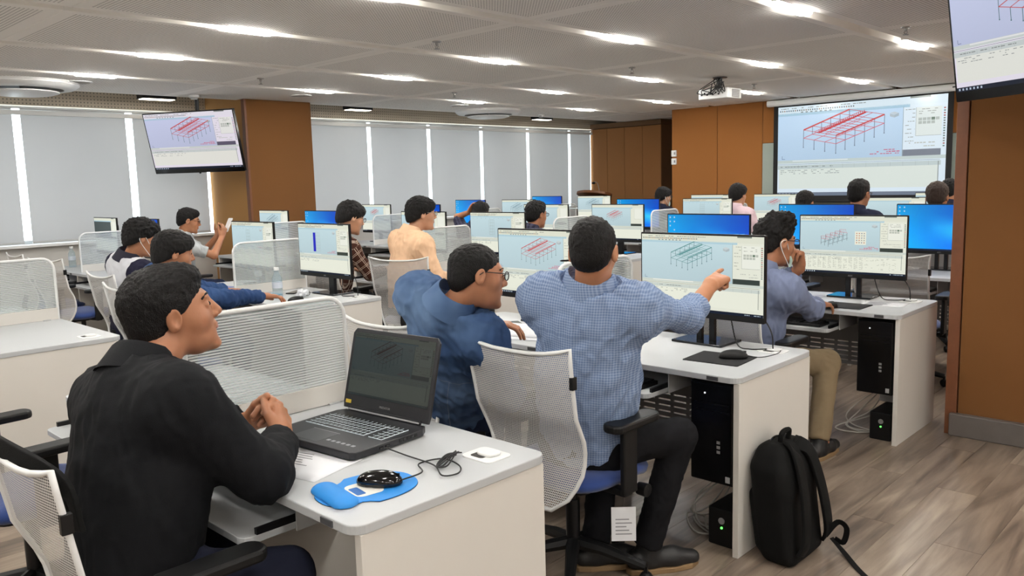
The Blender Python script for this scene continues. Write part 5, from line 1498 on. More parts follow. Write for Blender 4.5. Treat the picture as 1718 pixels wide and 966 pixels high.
# ---- people, near to far
person('man in black jacket sitting at the laptop with clasped hands, looking up', (-2.06, 0.74, 0.55), (-2.13, 0.83, 1.045), (-2.185, 0.945, 1.19), (0.22, 0.93, 0.20), (1, 0.06, 0),
       arms={'r': dict(w=(-2.045, 1.17, 0.812), f=(-0.70, 0.45, 0.50), b=(0.50, 0.75, 0.45), pose='clasp', s=1.1, pole=(1.0, -0.15, -0.75)), 'l': dict(w=(-2.235, 1.185, 0.825), f=(0.72, 0.42, 0.50), b=(-0.45, 0.78, 0.45), pose='clasp', s=1.1, pole=(-1.0, -0.1, -0.75))},
       legs={'r': ((-1.82, 1.03, 0.53), (-1.84, 1.08, 0.09)), 'l': ((-2.22, 1.08, 0.53), (-2.24, 1.12, 0.09))},
       h=0.0036, hs=1.06, sk=SKIN2, hair='short', shirt=C_BLACK, trouser=C_NAVYTR, jacket=True, bulk=1.20, arm_th=1.28, shw=0.185, sleeve=1.86, folds=0.0028, inner=C_WHITE, seed=3, hair_noise=0.0026)
person('man in blue checked shirt sitting and pointing at the monitor', (-1.87, 2.33, 0.55), (-1.77, 2.24, 1.145), (-1.72, 2.20, 1.275), (-0.42, 0.90, -0.04), (0.92, 0.38, 0),
       arms={'r': dict(w=(-1.615, 2.80, 1.105), f=(-0.06, 0.94, 0.20), b=(0.25, -0.1, 0.95), pose='point', pole=(0.35, -0.1, -1), l=(0.265, 0.245)), 'l': dict(w=(-2.03, 2.74, 0.80), f=(0.35, 0.9, -0.1), b=(0, 0.1, 1), pose='fist', pole=(-0.8, 0, -0.6))},
       legs={'r': ((-1.66, 2.64, 0.53), (-1.73, 2.53, 0.10)), 'l': ((-2.02, 2.68, 0.53), (-1.90, 2.42, 0.10)), 'toer': (0.55, 0.8, 0), 'toel': (0.6, 0.75, 0)},
       h=0.0042, sk=SKIN1, hair='crop', shirt=C_CHECK, trouser=C_BLKTR, sleeve=1.36, cuff=True, bulk=1.10, folds=0.0055, shw=0.185, l1=0.30, l2=0.27, seed=8, hair_noise=0.0025)
person('man in blue denim jacket with glasses leaning sideways to look', (-2.62, 2.32, 0.55), (-2.27, 2.03, 1.065), (-2.19, 2.10, 1.175), (0.45, 0.87, -0.10), (0.80, 0.2, -0.42),
       arms={'r': dict(w=(-2.36, 2.40, 0.69), f=(-0.5, 0.6, -0.4), b=(0.6, 0.2, 0.7), pose='relax', pole=(0.8, -0.6, -0.3)), 'l': dict(w=(-2.58, 2.72, 0.80), f=(0.8, 0.5, 0), b=(0, 0, 1), pose='relax', pole=(-0.5, 0.3, -0.8))},
       h=0.0045, sk=SKIN2, hair='crop', shirt=C_DENIM, trouser=C_JEANS, sleeve=1.9, bulk=1.08, folds=0.006, glasses=GL_BLACK, seed=14, hair_noise=0.002, jacket=True, roll=0.12)
person('man in grey blue shirt and khaki trousers resting chin on hand', (-2.12, 4.06, 0.54), (-2.02, 3.99, 1.015), (-1.975, 4.08, 1.165), (0.42, 0.88, -0.08), (1, -0.05, 0),
       arms={'r': dict(w=(-1.92, 4.50, 0.785), f=(0.12, 0.95, -0.12), b=(0.1, 0, 1), pose='mouse', pole=(0.7, -0.3, -0.8)), 'l': dict(w=(-1.90, 4.22, 1.02), f=(0.0, -0.25, 0.9), b=(0.35, 0.9, 0.2), pose='chin', pole=(-0.3, 0.5, -0.9))},
       legs={'r': ((-1.80, 4.36, 0.49), (-1.76, 4.18, 0.10)), 'l': ((-2.20, 4.38, 0.50), (-2.2, 4.25, 0.10))},
       h=0.005, hs=1.06, sk=SKIN2, hair='spiky', shirt=C_GREYBLUE, trouser=C_KHAKI, sleeve=1.85, glasses=GL_BLACK, mask='chin', folds=0.005, seed=22, l1=0.29, l2=0.26)
person('man in deep blue denim jacket reaching forward to a mouse', (-5.12, 2.18, 0.54), (-5.0, 2.16, 1.0), (-4.95, 2.18, 1.14), (0.16, 0.97, -0.12), (1, 0, 0),
       arms={'r': dict(w=(-4.94, 2.80, 0.80), f=(0.1, 0.98, -0.1), b=(0, 0, 1), pose='mouse', pole=(0.6, -0.2, -0.9)), 'l': dict(w=(-5.35, 2.75, 0.80), f=(0, 1, 0), b=(0, 0, 1), pose='relax')},
       h=0.006, hs=1.08, sk=SKIN2, hair='full', shirt=C_DENIM2, trouser=C_JEANS, folds=0.006, seed=31, l1=0.31, l2=0.29, sleeve=1.93)
person('masked man in navy and white shirt behind the denim-clad man', (-6.04, 2.30, 0.54), (-5.97, 2.31, 1.045), (-5.90, 2.38, 1.195), (0.14, 0.95, -0.16), (1, 0.05, 0),
       h=0.007, hs=1.08, sk=SKIN1, hair='full', shirt=C_TEAM, trouser=C_NAVYTR, mask='chin', sleeve=0.8, seed=35, hair_noise=0.007, collar_m=C_NAVYC)
person('man in grey short-sleeved shirt with glasses holding up a phone', (-8.22, 3.66, 0.54), (-8.13, 3.68, 1.06), (-8.08, 3.74, 1.215), (0.38, 0.88, -0.18), (0.97, -0.25, 0),
       arms={'r': dict(w=(-7.96, 4.02, 1.04), f=(0.05, 0.3, 0.9), b=(0.9, 0.3, 0), pose='hold', pole=(0.6, 0.1, -0.9)), 'l': dict(w=(-8.06, 4.03, 1.05), f=(0.05, 0.35, 0.9), b=(-0.8, 0.5, 0), pose='hold', pole=(-0.6, 0.1, -0.9))},
       h=0.007, sk=SKIN1, hair='short', shirt=C_GREYTEE, trouser=C_JEANS, sleeve=0.75, glasses=GL_BLACK, seed=41, collar=False)
person('man in brown plaid shirt with glasses looking down', (-5.97, 3.98, 0.55), (-5.88, 4.02, 1.095), (-5.82, 4.11, 1.25), (0.15, 0.93, -0.25), (1, -0.1, 0),
       arms={'r': dict(w=(-5.72, 4.36, 0.78), f=(-0.2, 0.9, 0.1), b=(0.5, 0, 0.8), pose='relax')},
       h=0.006, hs=1.10, sk=SKIN3, hair='full', shirt=C_PLAID, trouser=C_BLKTR, glasses=GL_BLACK, seed=45, bulk=1.08, shw=0.19)
person('man in peach shirt with thin glasses sitting upright', (-5.22, 4.18, 0.56), (-5.18, 4.24, 1.115), (-5.14, 4.32, 1.278), (0.36, 0.92, -0.02), (0.97, -0.15, 0),
       h=0.006, hs=1.10, sk=SKIN3, hair='full', shirt=C_PEACH, trouser=C_BLKTR, glasses=GL_METAL, seed=52, folds=0.0045, bulk=1.12, shw=0.195)
person('man in dark shirt with glasses seen from behind, middle desks', (-5.26, 5.70, 0.54), (-5.24, 5.74, 1.045), (-5.22, 5.81, 1.20), (0.05, 0.98, -0.05), (1, 0, 0), h=0.009, hs=1.05, sk=SKIN2, hair='short', shirt=C_DARK, trouser=C_BLKTR, glasses=GL_BLACK, seed=55)
person('person with one hand on the head behind a monitor', (-6.36, 6.05, 0.54), (-6.38, 6.12, 1.03), (-6.40, 6.22, 1.185), (-0.1, 0.95, -0.2), (1, 0, 0),
       arms={'l': dict(w=(-6.52, 6.16, 1.20), f=(0.5, 0.1, 0.75), b=(-0.7, 0, 0.7), pose='relax', pole=(-1, 0.2, -0.2))}, h=0.009, sk=SKIN1, hair='short', shirt=C_DARK, trouser=C_BLKTR, sleeve=0.9, seed=61)
person('person in striped top mostly hidden behind the plaid shirt', (-8.22, 5.42, 0.56), (-8.20, 5.50, 1.135), (-7.95, 5.62, 1.14), (0.4, 0.9, -0.5), (1, 0.1, 0), h=0.010, sk=SKIN1, hair='short', shirt=C_STRIPE, trouser=C_BLKTR, seed=64, collar=False)
person('masked person with glasses in front of the tan cabinets', (-6.1, 9.2, 0.54), (-6.1, 9.24, 1.10), (-6.08, 9.30, 1.262), (0.35, 0.93, -0.05), (1, 0, 0), h=0.009, sk=SKIN3, hair='full', shirt=C_NAVY, trouser=C_BLKTR, glasses=GL_BLACK, mask='chin', seed=71)
person('person in pale pink shirt seen from behind', (-4.97, 9.12, 0.54), (-4.96, 9.16, 1.11), (-4.95, 9.21, 1.28), (0.1, 0.99, 0), (1, 0, 0), h=0.009, hs=1.08, sk=SKIN3, hair='full', shirt=C_PINK, trouser=C_BLKTR, seed=74)
person('dark-haired person low in front of the projection screen', (-3.82, 8.36, 0.54), (-3.79, 8.40, 1.04), (-3.76, 8.45, 1.205), (0.05, 0.99, -0.05), (1, 0, 0), h=0.010, hs=1.05, sk=SKIN1, hair='short', shirt=C_NAVY, trouser=C_BLKTR, seed=77)
chair(-3.80, 8.44, 0.0, 'task chair of the dark-haired person low before the projection screen')
person('man in navy suit seen from behind in front of the projection screen', (-2.93, 7.56, 0.56), (-2.91, 7.60, 1.15), (-2.90, 7.66, 1.318), (0.12, 0.98, -0.02), (1, 0, 0), h=0.009, hs=1.08, sk=SKIN2, hair='short', shirt=C_NAVY, trouser=C_BLKTR, jacket=True, inner=C_WHITE, glasses=GL_BLACK, seed=81)
person('brown-haired person facing the front, right of the navy suit', (-2.23, 7.5, 0.54), (-2.22, 7.54, 1.12), (-2.22, 7.60, 1.285), (-0.1, 0.99, -0.1), (1, 0, 0), h=0.010, hs=1.05, sk=SKIN2, hair='short', hairm=HAIR_B, shirt=C_DARK, trouser=C_BLKTR, seed=84)
person('dark-haired person half hidden by the aisle pillar', (-2.66, 9.42, 0.54), (-2.66, 9.46, 1.13), (-2.66, 9.52, 1.295), (0.0, 0.99, -0.05), (1, 0, 0), h=0.011, sk=SKIN1, hair='short', shirt=C_NAVY, trouser=C_BLKTR, seed=87)
chair(-2.66, 9.50, 0.0, 'task chair of the person half hidden by the aisle pillar')
# ================================================================== THINGS ON AND AROUND THE DESKS
TOP = 0.7435
# ---- laptop
t = thing('laptop', 'open black gaming laptop with dim screen on the nearest desk', 'laptop', (-2.10, 1.435, TOP - 0.003), 0.10)
LAPB = mat('dark_laptop_shell', (36, 37, 41), 0.4, 0.2, var=0.05)
body = MB().prism([(-0.20, -0.15), (-0.185, -0.162), (0.185, -0.162), (0.20, -0.15), (0.203, 0.12), (0.185, 0.15), (-0.185, 0.15), (-0.203, 0.12)], 0.004, 0.026).build('base', LAPB, t, bev=0.003)
kc = mat('dark_keycap', (30, 31, 34), 0.4); ke = mat('pale_key_edge', (196, 204, 206), 0.4, emit=((190, 210, 215), 0.25))
mb = MB(); mg = MB()
for r_ in range(6):
    for c_ in range(18):
        x0 = -0.178 + 0.0198 * c_; y0 = -0.028 + 0.0195 * r_
        if c_ in (14,) and r_ < 5: continue
        w_ = 0.0172
        if r_ == 0 and 4 <= c_ <= 8:
            if c_ > 4: continue
            w_ = 0.0198 * 5 - 0.0026
        mb.box(x0 + 0.0008, x0 + w_ - 0.0008, y0 + 0.0008, y0 + 0.0160, 0.0262, 0.0290)
        mg.box(x0, x0 + w_, y0, y0 + 0.0168, 0.0258, 0.0284)
ko = mb.build('keys', kc, t); ko['kind'] = 'stuff'
ko = mg.build('key_glow_edges', ke, t); ko['kind'] = 'stuff'
MB().rbox(-0.10, 0.02, -0.145, -0.055, 0.0258, 0.0264, 0.004).build('touchpad', mat('touchpad', (44, 46, 50), 0.3), t)
MB().box(-0.101, 0.021, -0.0555, -0.0545, 0.0259, 0.0266).build('touchpad_edge', LIGHT_METAL, t)
for k in range(6): MB().rbox(0.03 + 0.022 * k, 0.044 + 0.022 * k, -0.118, -0.106, 0.0258, 0.0261, 0.003).build('sticker_mark', MARK, t)
mb = MB()
for k in range(5): mb.box(0.201, 0.2036, 0.02 + 0.016 * k, 0.031 + 0.016 * k, 0.010, 0.020)
mb.build('side_vents', BLACK_GLOSS, t); MB().box(0.201, 0.2036, -0.06, -0.045, 0.011, 0.018).box(0.201, 0.2036, -0.035, -0.02, 0.011, 0.018).build('side_ports', BLACK_GLOSS, t)
MB().box(-0.17, 0.17, 0.143, 0.150, 0.026, 0.040).build('hinge_bar', LAPB, t, bev=0.002)
MB().box(-0.165, 0.165, 0.1405, 0.1435, 0.030, 0.0345).build('silver_strip', LIGHT_METAL, t)
lid = MB().prism([(-0.198, 0.0), (0.198, 0.0), (0.202, 0.02), (0.202, 0.255), (0.188, 0.272), (-0.188, 0.272), (-0.202, 0.255), (-0.202, 0.02)], 0.0, 0.010, 'y').build('lid', LAPB, t, bev=0.002)
lid.location = (0, 0.148, 0.032); lid.rotation_euler = (math.radians(-15), 0, 0)
me = app_screen('laptop_picture', 0.376, 0.212, view=(196, 214, 216), seed=41, task=(150, 160, 160), dark=(150, 150, 150), beam=(170, 110, 110), col=(90, 110, 120), roof=(150, 80, 80), gain=0.06, fbox=(0.24, 0.10, 0.62, 0.58), tint=(0.85, 0.98, 0.98))
s_ = Scr(0.376, 0.212)
o = obj('screen', me, SCREEN, lid, (0, -0.0006, 0.152))
o = obj('brand_lettering', text_mesh('PREDATOR', 0.010, 'laptop_lettering'), GREY_METAL, lid, (0, -0.0006, 0.022)); o.rotation_euler = (math.pi / 2, 0, 0)
MB().box(-0.190, -0.164, -0.0012, 0.0, 0.016, 0.028).build('yellow_sticker', mat('yellow_sticker', (206, 178, 60), 0.5), lid)

# ---- mice, pads and cables
def mouse(loc, rz, label, cable, m=BLACK_PL):
    t = thing('computer_mouse', label, 'mouse', loc, rz, 'computer mice')
    pr_ = [ell((0, -0.008, 0.008), (0.031, 0.052, 0.028), None, 0.01), ell((0, 0.025, 0.008), (0.029, 0.038, 0.022), None, 0.02), cutp((0, 0, -1), -0.001)]
    P, F = sdf_mesh(pr_, 0.004); P[:, 2] = np.maximum(P[:, 2], 0)
    obj('shell', to_mesh('mouse_shell', P, F, np.zeros(3)), m, t)
    MB().lathe([(0.001, -0.004), (0.009, -0.003), (0.009, 0.003), (0.001, 0.004)], 12, (0, 0.03, 0.026), 'x').build('scroll_wheel', GREY_METAL, t, smooth=True)
    MB().box(-0.0006, 0.0006, 0.012, 0.056, 0.022, 0.0305).build('button_split', BLACK_GLOSS, t)
    if cable:
        MB().tube(smooth_path(cable, 6), 0.002, 6).build('cable', CABLE, t, smooth=True)
    return t
# blue pad with wrist rest
t = thing('mouse_pad', 'blue mouse pad with puffy wrist rest on the nearest desk', 'mouse pad', (-1.69, 1.20, TOP - 0.0035), -0.15, 'mouse pads')
BLUEPAD = mat('bright_blue_pad', (36, 132, 210), 0.6, var=0.08)
def blob(sx, sy, oy, n=40, pinch=0.0):
    out = []
    for k in range(n):
        a = 2 * math.pi * k / n; out.append((sx * math.cos(a), oy + sy * math.sin(a)))
    return out
outline = []
for k in range(48):
    a = 2 * math.pi * k / 48
    y = 0.135 * math.sin(a); w = 0.10 if y > -0.02 else 0.10 - 0.022 * math.sin(min(1, (-0.02 - y) / 0.06) * math.pi)
    outline.append((w * math.copysign(abs(math.cos(a)) ** 0.8, math.cos(a)), y))
MB().prism(outline, 0.0, 0.004).build('pad', BLUEPAD, t, bev=0.001)
MB().prism([(x * 1.005, y * 1.005) for x, y in outline], -0.0001, 0.0015).build('rubber_base', BLACK_PL, t)
P, F = sdf_mesh([fcap((-0.055, -0.092, 0.004), (0.055, -0.092, 0.004), 0.036, 0.036, (0, 0, 1), 0.55, 0.01), cutp((0, 0, -1), -0.002)], 0.005)
obj('wrist_rest', to_mesh('wrist_rest', P, F, np.zeros(3)), BLUEPAD, t)
MB().rbox(-0.045, 0.05, -0.05, 0.03, 0.0041, 0.0045, 0.02).build('pale_print', mat('pale_print', (224, 222, 214), 0.6), t)
MB().rbox(-0.02, 0.035, -0.045, -0.02, 0.0046, 0.0049, 0.004).build('blue_print', mat('dark_blue_print', (30, 92, 160), 0.6), t)
mouse((-1.685, 1.235, TOP + 0.001), -0.9, 'glossy black mouse on the blue pad', None, BLACK_GLOSS)
t = thing('usb_cable', 'black mouse cable with bundled loop beside the laptop', 'cable', (0, 0, 0))
MB().tube(smooth_path([(-1.635, 1.27, TOP + 0.014), (-1.66, 1.36, TOP + 0.004), (-1.72, 1.40, TOP + 0.003), (-1.70, 1.47, TOP + 0.003), (-1.62, 1.46, TOP + 0.004), (-1.58, 1.42, TOP + 0.003), (-1.60, 1.38, TOP + 0.003), (-1.67, 1.41, TOP + 0.008), (-1.80, 1.42, TOP + 0.004), (-1.885, 1.41, TOP + 0.012)], 7), 0.0022, 6).build('cord', CABLE, t, smooth=True)
for k in range(3):
    a = [(-1.71 + 0.012 * k, 1.53, TOP + 0.008), (-1.685 + 0.01 * k, 1.49, TOP + 0.012 + 0.004 * k), (-1.66 + 0.012 * k, 1.43, TOP + 0.008), (-1.655, 1.41, TOP + 0.006), (-1.67 - 0.006 * k, 1.44, TOP + 0.006), (-1.70 - 0.006 * k, 1.50, TOP + 0.006), (-1.71 + 0.012 * k, 1.53, TOP + 0.008)]
    MB().tube(smooth_path(a, 6), 0.0022, 6).build('loop', CABLE, t, smooth=True)
MB().tube([(-1.70, 1.475, TOP + 0.002), (-1.665, 1.49, TOP + 0.018)], 0.004, 6).build('twist_tie', CABLE, t)

PADM = mat('black_cloth_pad', (20, 21, 24), 0.9, bump=0.3, bscale=900)
def pad(loc, rz, lb):
    t = thing('mouse_pad', lb, 'mouse pad', loc, rz, 'mouse pads')
    MB().rbox(-0.125, 0.125, -0.105, 0.105, 0, 0.003, 0.008).build('cloth_top', PADM, t)
    MB().rbox(-0.126, 0.126, -0.106, 0.106, -0.0002, 0.001, 0.008).build('rubber_base', BLACK_PL, t)
pad((-1.745, 3.10, 0.7405), 0.08, 'black square mouse pad beside the pointing man'); mouse((-1.70, 3.13, 0.744), -0.9, 'black mouse resting on the pad beside the pointing man', [(0.0, 0.05, 0.012), (0.01, 0.11, 0.004), (-0.04, 0.18, 0.004), (-0.10, 0.22, 0.004), (-0.18, 0.24, 0.003)])
pad((-1.88, 4.79, 0.7405), 0.0, 'black mouse pad under the hand of the man in grey blue'); mouse((-1.91, 4.66, 0.744), 0.1, 'black mouse held by the man in grey blue', None)
mouse((-4.93, 2.99, 0.742), 0.0, 'dark mouse held by the man in deep blue denim', None)

def cable(label, paths, loc=(0, 0, 0), m=CABLE, r=0.003):
    t = thing('monitor_cable', label, 'cable', loc, 0, 'monitor cables')
    for p in paths: MB().tube(smooth_path(p, 8), r, 6).build('cord', m, t, smooth=True)
for (b, k, s, lb) in (('A', 1, 0, 'behind the monitor showing the teal frame'), ('A', 2, 0, 'behind the monitor showing pink portal frames'), ('B', 1, 0, 'behind the monitor showing the blue bar'), ('A', 1, 1, 'behind the monitor showing the red frame')):
    x, y = BX[b] + SEATX[s], ROWY[k]
    px, py = BX[b] - DW / 2 * s - 0.125, y + 0.55
    cable('black cables hanging ' + lb, [[(x + 0.12, y + 0.57, 0.93), (x + 0.13, y + 0.575, 0.84), (x + 0.19, y + 0.52, 0.755), (x + 0.26, y + 0.50, 0.748), (px - 0.02, py - 0.01, 0.75), (px, py, 0.748)],
                                         [(x + 0.2, y + 0.57, 0.93), (px - 0.06, y + 0.57, 0.88), (px - 0.01, py + 0.005, 0.82), (px, py, 0.75)]])

# ---- papers
def sheet(name, label, loc, rz, w, d, lines=True, curl=0.0, cat='paper', m=PAPER):
    t = thing(name, label, cat, loc, rz, 'loose papers')
    mb = MB(); mb.grid(lambda u, v: ((u - 0.5) * w, (v - 0.5) * d, 0.0008 + curl * max(0, u - 0.6) ** 2 * 4), 10, 4)
    o = mb.build('sheet', m, t, smooth=True); o.modifiers.new('thickness', 'SOLIDIFY').thickness = 0.0006
    if lines:
        mb = MB(); r = random.Random(int(loc[0] * 100))
        for k in range(10): mb.box(-w * 0.4, w * r.uniform(-0.05, 0.14), -d * 0.4 + d * 0.08 * k, -d * 0.4 + d * 0.08 * k + 0.0035, 0.0016, 0.0019)
        o = mb.build('printed_lines', mat('grey_print', (140, 142, 148), 0.8), t); o['kind'] = 'stuff'
sheet('paper_sheet', 'printed paper under the laptop and the black sleeve', (-2.0, 1.20, TOP - 0.003), 0.25, 0.28, 0.20)
t_ = thing('open_folder', 'open white papers with curled page beside the denim-clad man', 'papers', (-2.86, 3.0, 0.7405), 0.35)
MB().rbox(-0.22, 0.22, -0.15, 0.15, 0, 0.006, 0.005).build('stack', PAPER, t_)
mb = MB(); mb.grid(lambda u, v: (-0.22 + 0.42 * u, -0.10 + 0.25 * v, 0.008 + 0.055 * math.sin(min(1.0, v * 1.15) * math.pi) * (1 - 0.3 * u)), 6, 12)
o = mb.build('curled_page', PAPER, t_, smooth=True); o.modifiers.new('thickness', 'SOLIDIFY').thickness = 0.0008
sheet('paper_sheet', 'printed paper left of the mouse of the man in grey blue', (-2.22, 4.98, 0.7405), 0.2, 0.21, 0.29, m=mat('bluish_paper', (196, 200, 214), 0.6))
sheet('paper_sheet', 'blue grey folder in front of the masked man', (-6.25, 3.06, 0.7405), 0.1, 0.32, 0.22, False, m=mat('blue_grey_folder', (128, 140, 190), 0.5))
sheet('paper_sheet', 'faint white sheet beside the pillar-side monitor', (-1.72, 4.98, 0.7405), 0.1, 0.24, 0.17, True)

# ---- water bottles
def bottle_parts(t, s=1.0):
    prof = [(0.001, 0.0), (0.027, 0.0), (0.030, 0.006), (0.030, 0.05), (0.0285, 0.055), (0.030, 0.06), (0.030, 0.10), (0.028, 0.125), (0.016, 0.15), (0.013, 0.155), (0.013, 0.17)]
    MB().lathe([(r * s, z * s) for r, z in prof], 20).build('bottle_body', PET, t, smooth=True, angle=50)
    MB().lathe([(0.0305 * s, 0.062 * s), (0.0308 * s, 0.064 * s), (0.0308 * s, 0.096 * s), (0.0305 * s, 0.098 * s)], 20).build('wrap_label', mat('pale_bottle_label', (206, 214, 226), 0.5), t, smooth=True)
    MB().lathe([(0.0155 * s, 0.168 * s), (0.0155 * s, 0.184 * s), (0.013 * s, 0.187 * s), (0.001, 0.187 * s)], 16).build('cap', WHITE_PL, t, smooth=True, angle=40)
b0 = None
for x, y, z, lb in ((-5.21, 3.02, 0.7405, 'clear water bottle in front of the ribbed divider'), (-6.1, 3.38, 0.7405, 'clear water bottle seen through the ribbed divider'), (-8.9, 3.0, 0.7405, 'clear water bottle beside the white plastic bag'),
                    (-2.86, 5.0, 0.7405, 'left of two small bottles behind the divider'), (-2.78, 5.06, 0.7405, 'right of two small bottles behind the divider')):
    if lb.startswith('left of two'): x, y = -3.55 + 0.15, 6.72
    if lb.startswith('right of two'): x, y = -3.24, 6.72
    if lb.startswith('clear water bottle beside'): x, y = -9.42, 3.05
    if b0 is None: b0 = thing('water_bottle', lb, 'bottle', (x, y, z), 0, 'water bottles'); bottle_parts(b0, 1.18)
    else: dup(b0, (x, y, z), random.random() * 6, lb)

# ---- tissue, folded glasses, phones, keys, bag
def crumple(label, loc, r, m, name='crumpled_tissue', cat='tissue', seed=1, flat=1.0, group=None):
    t = thing(name, label, cat, loc, 0, group)
    P, F = sdf_mesh([ell((0, 0, r * 0.6 * flat), (r, r * 0.8, r * 0.62 * flat))], r / 9)
    N = normals(P, F); P = P + N * ((np.abs(sinoise(P, 3.2 / r, seed)) - 0.25) * r * 0.8 + 0.25 * r * sinoise(P, 8 / r, seed + 1))[:, None]; P[:, 2] = np.maximum(P[:, 2], 0)
    me = to_mesh(name, P, F, np.zeros(3)); me.polygons.foreach_set('use_smooth', np.zeros(len(F), bool))
    obj('folds', me, m, t)
crumple('white crumpled tissue at the foot of the blue bar monitor', (-5.10, 3.15, 0.7405), 0.045, PAPER, seed=4)
crumple('pale crumpled tissue beside the car keys', (-3.22, 3.18, 0.7405), 0.04, mat('cream_tissue', (226, 214, 188), 0.8), seed=9, flat=0.6)
crumple('thin white plastic bag standing on the window desk', (-9.25, 3.2, 0.7405), 0.11, BAGFILM, 'plastic_bag', 'bag', 14, 1.3)
t = thing('folded_glasses', 'black folded glasses lying near the water bottle', 'glasses', (-5.16, 3.20, 0.7405), 0.3)
for q in (-1, 1):
    MB().tube([(q * (0.033 + 0.024 * math.cos(a)), 0, 0.02 + 0.018 * math.sin(a)) for a in np.linspace(0, 2 * math.pi, 15)[:-1]], 0.0024, 6, closed=True).build('rim', GL_BLACK, t, smooth=True)
    MB().tube([(q * 0.058, 0, 0.026), (q * 0.052, 0.06, 0.008), (q * 0.04, 0.12, 0.003)], 0.0022, 6).build('temple', GL_BLACK, t, smooth=True)
MB().tube([(-0.01, 0, 0.024), (0, -0.002, 0.027), (0.01, 0, 0.024)], 0.0022, 6).build('bridge', GL_BLACK, t)
def phone(label, loc, rot, m=BLACK_GLOSS):
    t = thing('mobile_phone', label, 'phone', loc, 0, 'mobile phones'); t.rotation_euler = rot
    MB().rbox(-0.037, 0.037, -0.078, 0.078, 0, 0.008, 0.01).build('case', m, t, bev=0.002)
    MB().rbox(-0.034, 0.034, -0.075, 0.075, 0.008, 0.0086, 0.008).build('glass', m if m is WHITE_PL else BLACK_GLOSS, t)
phone('black phone lying beside the curled papers', (-3.05, 3.20, 0.7405), (0, 0, 1.0))
phone('white phone held up by the man in grey shirt', (-8.0, 4.12, 1.15), (math.radians(62), 0, 0.1), WHITE_PL)
phone('dark phone lying behind the divider beside the bottle', (-5.36, 3.25, 0.7405), (0, 0, 0.5))
t = thing('car_keys', 'black car key fob with beads beside the pale tissue', 'keys', (-3.28, 3.24, 0.7405), 0.4)
MB().rbox(-0.02, 0.02, -0.03, 0.03, 0, 0.014, 0.012).build('fob', BLACK_GLOSS, t, bev=0.003)
for k in range(9):
    a = 2 * math.pi * k / 9
    MB().lathe([(0.001, 0), (0.007, 0.004), (0.008, 0.008), (0.007, 0.012), (0.001, 0.016)], 8, (0.035 * math.cos(a), 0.03 + 0.03 * math.sin(a), 0)).build('bead', BLACK_GLOSS, t, smooth=True)
MB().tube([(0.035 * math.cos(a), 0.03 + 0.03 * math.sin(a), 0.008) for a in np.linspace(0, 2 * math.pi, 20)[:-1]], 0.0015, 5, closed=True).build('string', BLACK_PL, t)
t = thing('blue_notepad', 'light blue pad lying left of the water bottle', 'notebook', (-5.42, 3.06, 0.7405), 0.3)  # small notepad with blue cover and white pages
MB().rbox(-0.09, 0.09, -0.06, 0.06, 0, 0.008, 0.01).build('cover', mat('cyan_cover', (70, 170, 206), 0.5), t, bev=0.002)
MB().rbox(-0.086, 0.088, -0.057, 0.057, 0.0015, 0.0065, 0.006).build('pages', PAPER, t)
t = thing('pen', 'black pen clipped on top of the ribbed divider', 'pen', (-2.477, 3.02, 1.138), 0.9)
MB().tube([(-0.07, 0, 0), (-0.06, 0, 0), (0.06, 0, 0), (0.072, 0, 0)], [0.002, 0.0045, 0.0045, 0.0015], 8).build('barrel', BLACK_GLOSS, t, smooth=True)
MB().box(0.0, 0.05, -0.001, 0.001, 0.0045, 0.0065).build('clip', STEEL, t)

# ---- paper tag on the pointing man's chair
t = thing('paper_tag', 'white printed paper tag hanging under the blue seat', 'tag', (-1.70, 2.33, 0.275), 0.75)
MB().box(-0.045, 0.045, -0.0006, 0.0006, -0.075, 0.055).build('card', PAPER, t)
mb = MB()
for k in range(5): mb.box(-0.03, 0.03 - 0.01 * (k % 3), -0.0012, -0.0006, -0.05 + 0.014 * k, -0.046 + 0.014 * k)
o = mb.build('printed_lines', mat('grey_print', (140, 142, 148), 0.8), t); o['kind'] = 'stuff'
MB().tube([(0, 0, 0.055), (0, 0.01, 0.12)], 0.001, 5).build('string', CABLE, t)

# ---- backpack leaning on the desk panel
BAG = m_cloth('black_backpack_fabric', (13, 13, 13), 0.75, bump=0.5, fscale=420)
t = thing('backpack', 'black backpack leaning against the white desk end panel', 'backpack', (-1.37, 3.02, 0.0), 0)
def tilt(p):
    p = np.asarray(p, float); return np.array([p[0] - p[2] * 0.16, p[1] + p[2] * 0.05, p[2]])
def sk_(lst): return [tilt(p) for p in lst]
SHR = np.array([-0.16, 0.05])
def rb(c, hs_, r, k): return ('rb', np.asarray(tilt(c)), np.asarray(hs_, float), r, SHR, k)
pr_ = [rb((0, 0, 0.20), (0.078, 0.150, 0.20), 0.045, 0.02), rb((0.005, 0, 0.36), (0.066, 0.122, 0.10), 0.05, 0.06), rb((-0.055, 0, 0.15), (0.05, 0.125, 0.13), 0.035, 0.015), cutp((0, 0, -1), 0.0)]
P, F = sdf_mesh(pr_, 0.007); N = normals(P, F); P = P + N * (sinoise(P, 30, 3) * 0.004)[:, None]; P[:, 2] = np.maximum(P[:, 2], 0.0)
obj('bag_body', to_mesh('bag_body', P, F, np.zeros(3)), BAG, t)
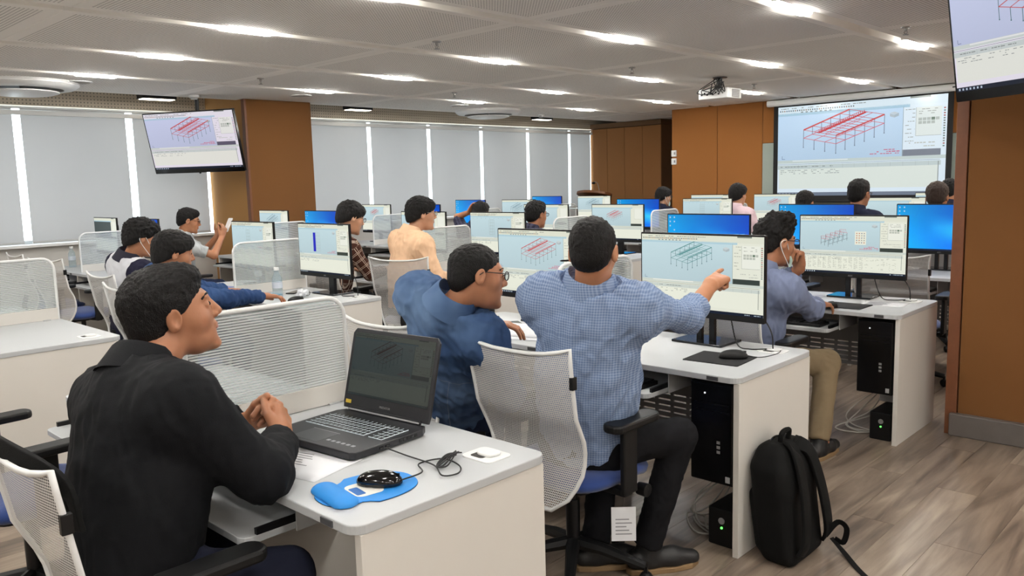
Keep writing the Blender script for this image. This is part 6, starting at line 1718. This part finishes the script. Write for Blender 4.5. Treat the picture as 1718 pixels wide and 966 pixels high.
def ribbon(path, w, th, nrm):
    pts = smooth_path(path, 6); mb = MB(); V = []; nrm = unit(nrm)
    for i, p in enumerate(pts):
        tg = unit(np.asarray(pts[min(i + 1, len(pts) - 1)]) - np.asarray(pts[max(i - 1, 0)])); sd = unit(np.cross(tg, nrm)); nn = np.cross(sd, tg)
        for a, b in ((-w / 2, -th / 2), (w / 2, -th / 2), (w / 2, th / 2), (-w / 2, th / 2)): V.append(p + sd * a + nn * b)
    Fq = [(i * 4 + k, i * 4 + (k + 1) % 4, i * 4 + 4 + (k + 1) % 4, i * 4 + 4 + k) for i in range(len(pts) - 1) for k in range(4)]
    Fq += [(3, 2, 1, 0), tuple(len(pts) * 4 - 4 + k for k in range(4))]
    return mb.add(V, Fq)
for y in (-0.05, 0.06):
    s1 = ribbon(sk_([(0.04, y * 0.6, 0.45), (0.09, y, 0.42), (0.112, y * 1.3, 0.32), (0.118, y * 1.6, 0.2), (0.11, y * 1.9, 0.10), (0.085, y * 2.1, 0.05)]), 0.06, 0.014, (1, 0, 0)).build('shoulder_strap', BAG, t, bev=0.003, smooth=True)
MB().tube(smooth_path(sk_([(0.02, -0.035, 0.455), (0.03, -0.03, 0.495), (0.03, 0.03, 0.495), (0.02, 0.035, 0.455)]), 6), 0.011, 8).build('carry_handle', BAG, t, smooth=True)
ribbon(sk_([(0.09, 0.12, 0.06), (0.14, 0.14, 0.12), (0.17, 0.15, 0.10), (0.15, 0.15, 0.04), (0.12, 0.14, 0.05)]), 0.022, 0.004, (0, 1, 0.2)).build('strap_loop', BAG, t)
ribbon([(0.10, 0.14, 0.05), (0.16, 0.12, 0.012), (0.25, 0.03, 0.004), (0.34, -0.05, 0.004)], 0.022, 0.003, (0, 0, 1)).build('dangling_strap', BAG, t)
MB().tube(smooth_path(sk_([(-0.07, -0.125, 0.08), (-0.055, -0.13, 0.25), (-0.02, -0.09, 0.42), (-0.02, 0.0, 0.465), (-0.02, 0.09, 0.42), (-0.055, 0.13, 0.25)]), 6), 0.004, 6).build('zip', BLACK_GLOSS, t, smooth=True)

# ---- strap of a bag hung on the near chair
t = thing('bag_strap', 'black padded bag straps running down behind the near chair back', 'strap', (0, 0, 0))
for k, dx in enumerate((0, 0.06)):
    ribbon([(-2.50 + dx, 0.42, 1.02), (-2.30 + dx, 0.45, 0.985), (-2.08 + dx, 0.49, 0.955), (-1.93 + dx, 0.545, 0.90), (-1.90 + dx, 0.56, 0.80)], 0.04, 0.012, (0, -1, 0.3)).build('strap', BAG, t, bev=0.003)
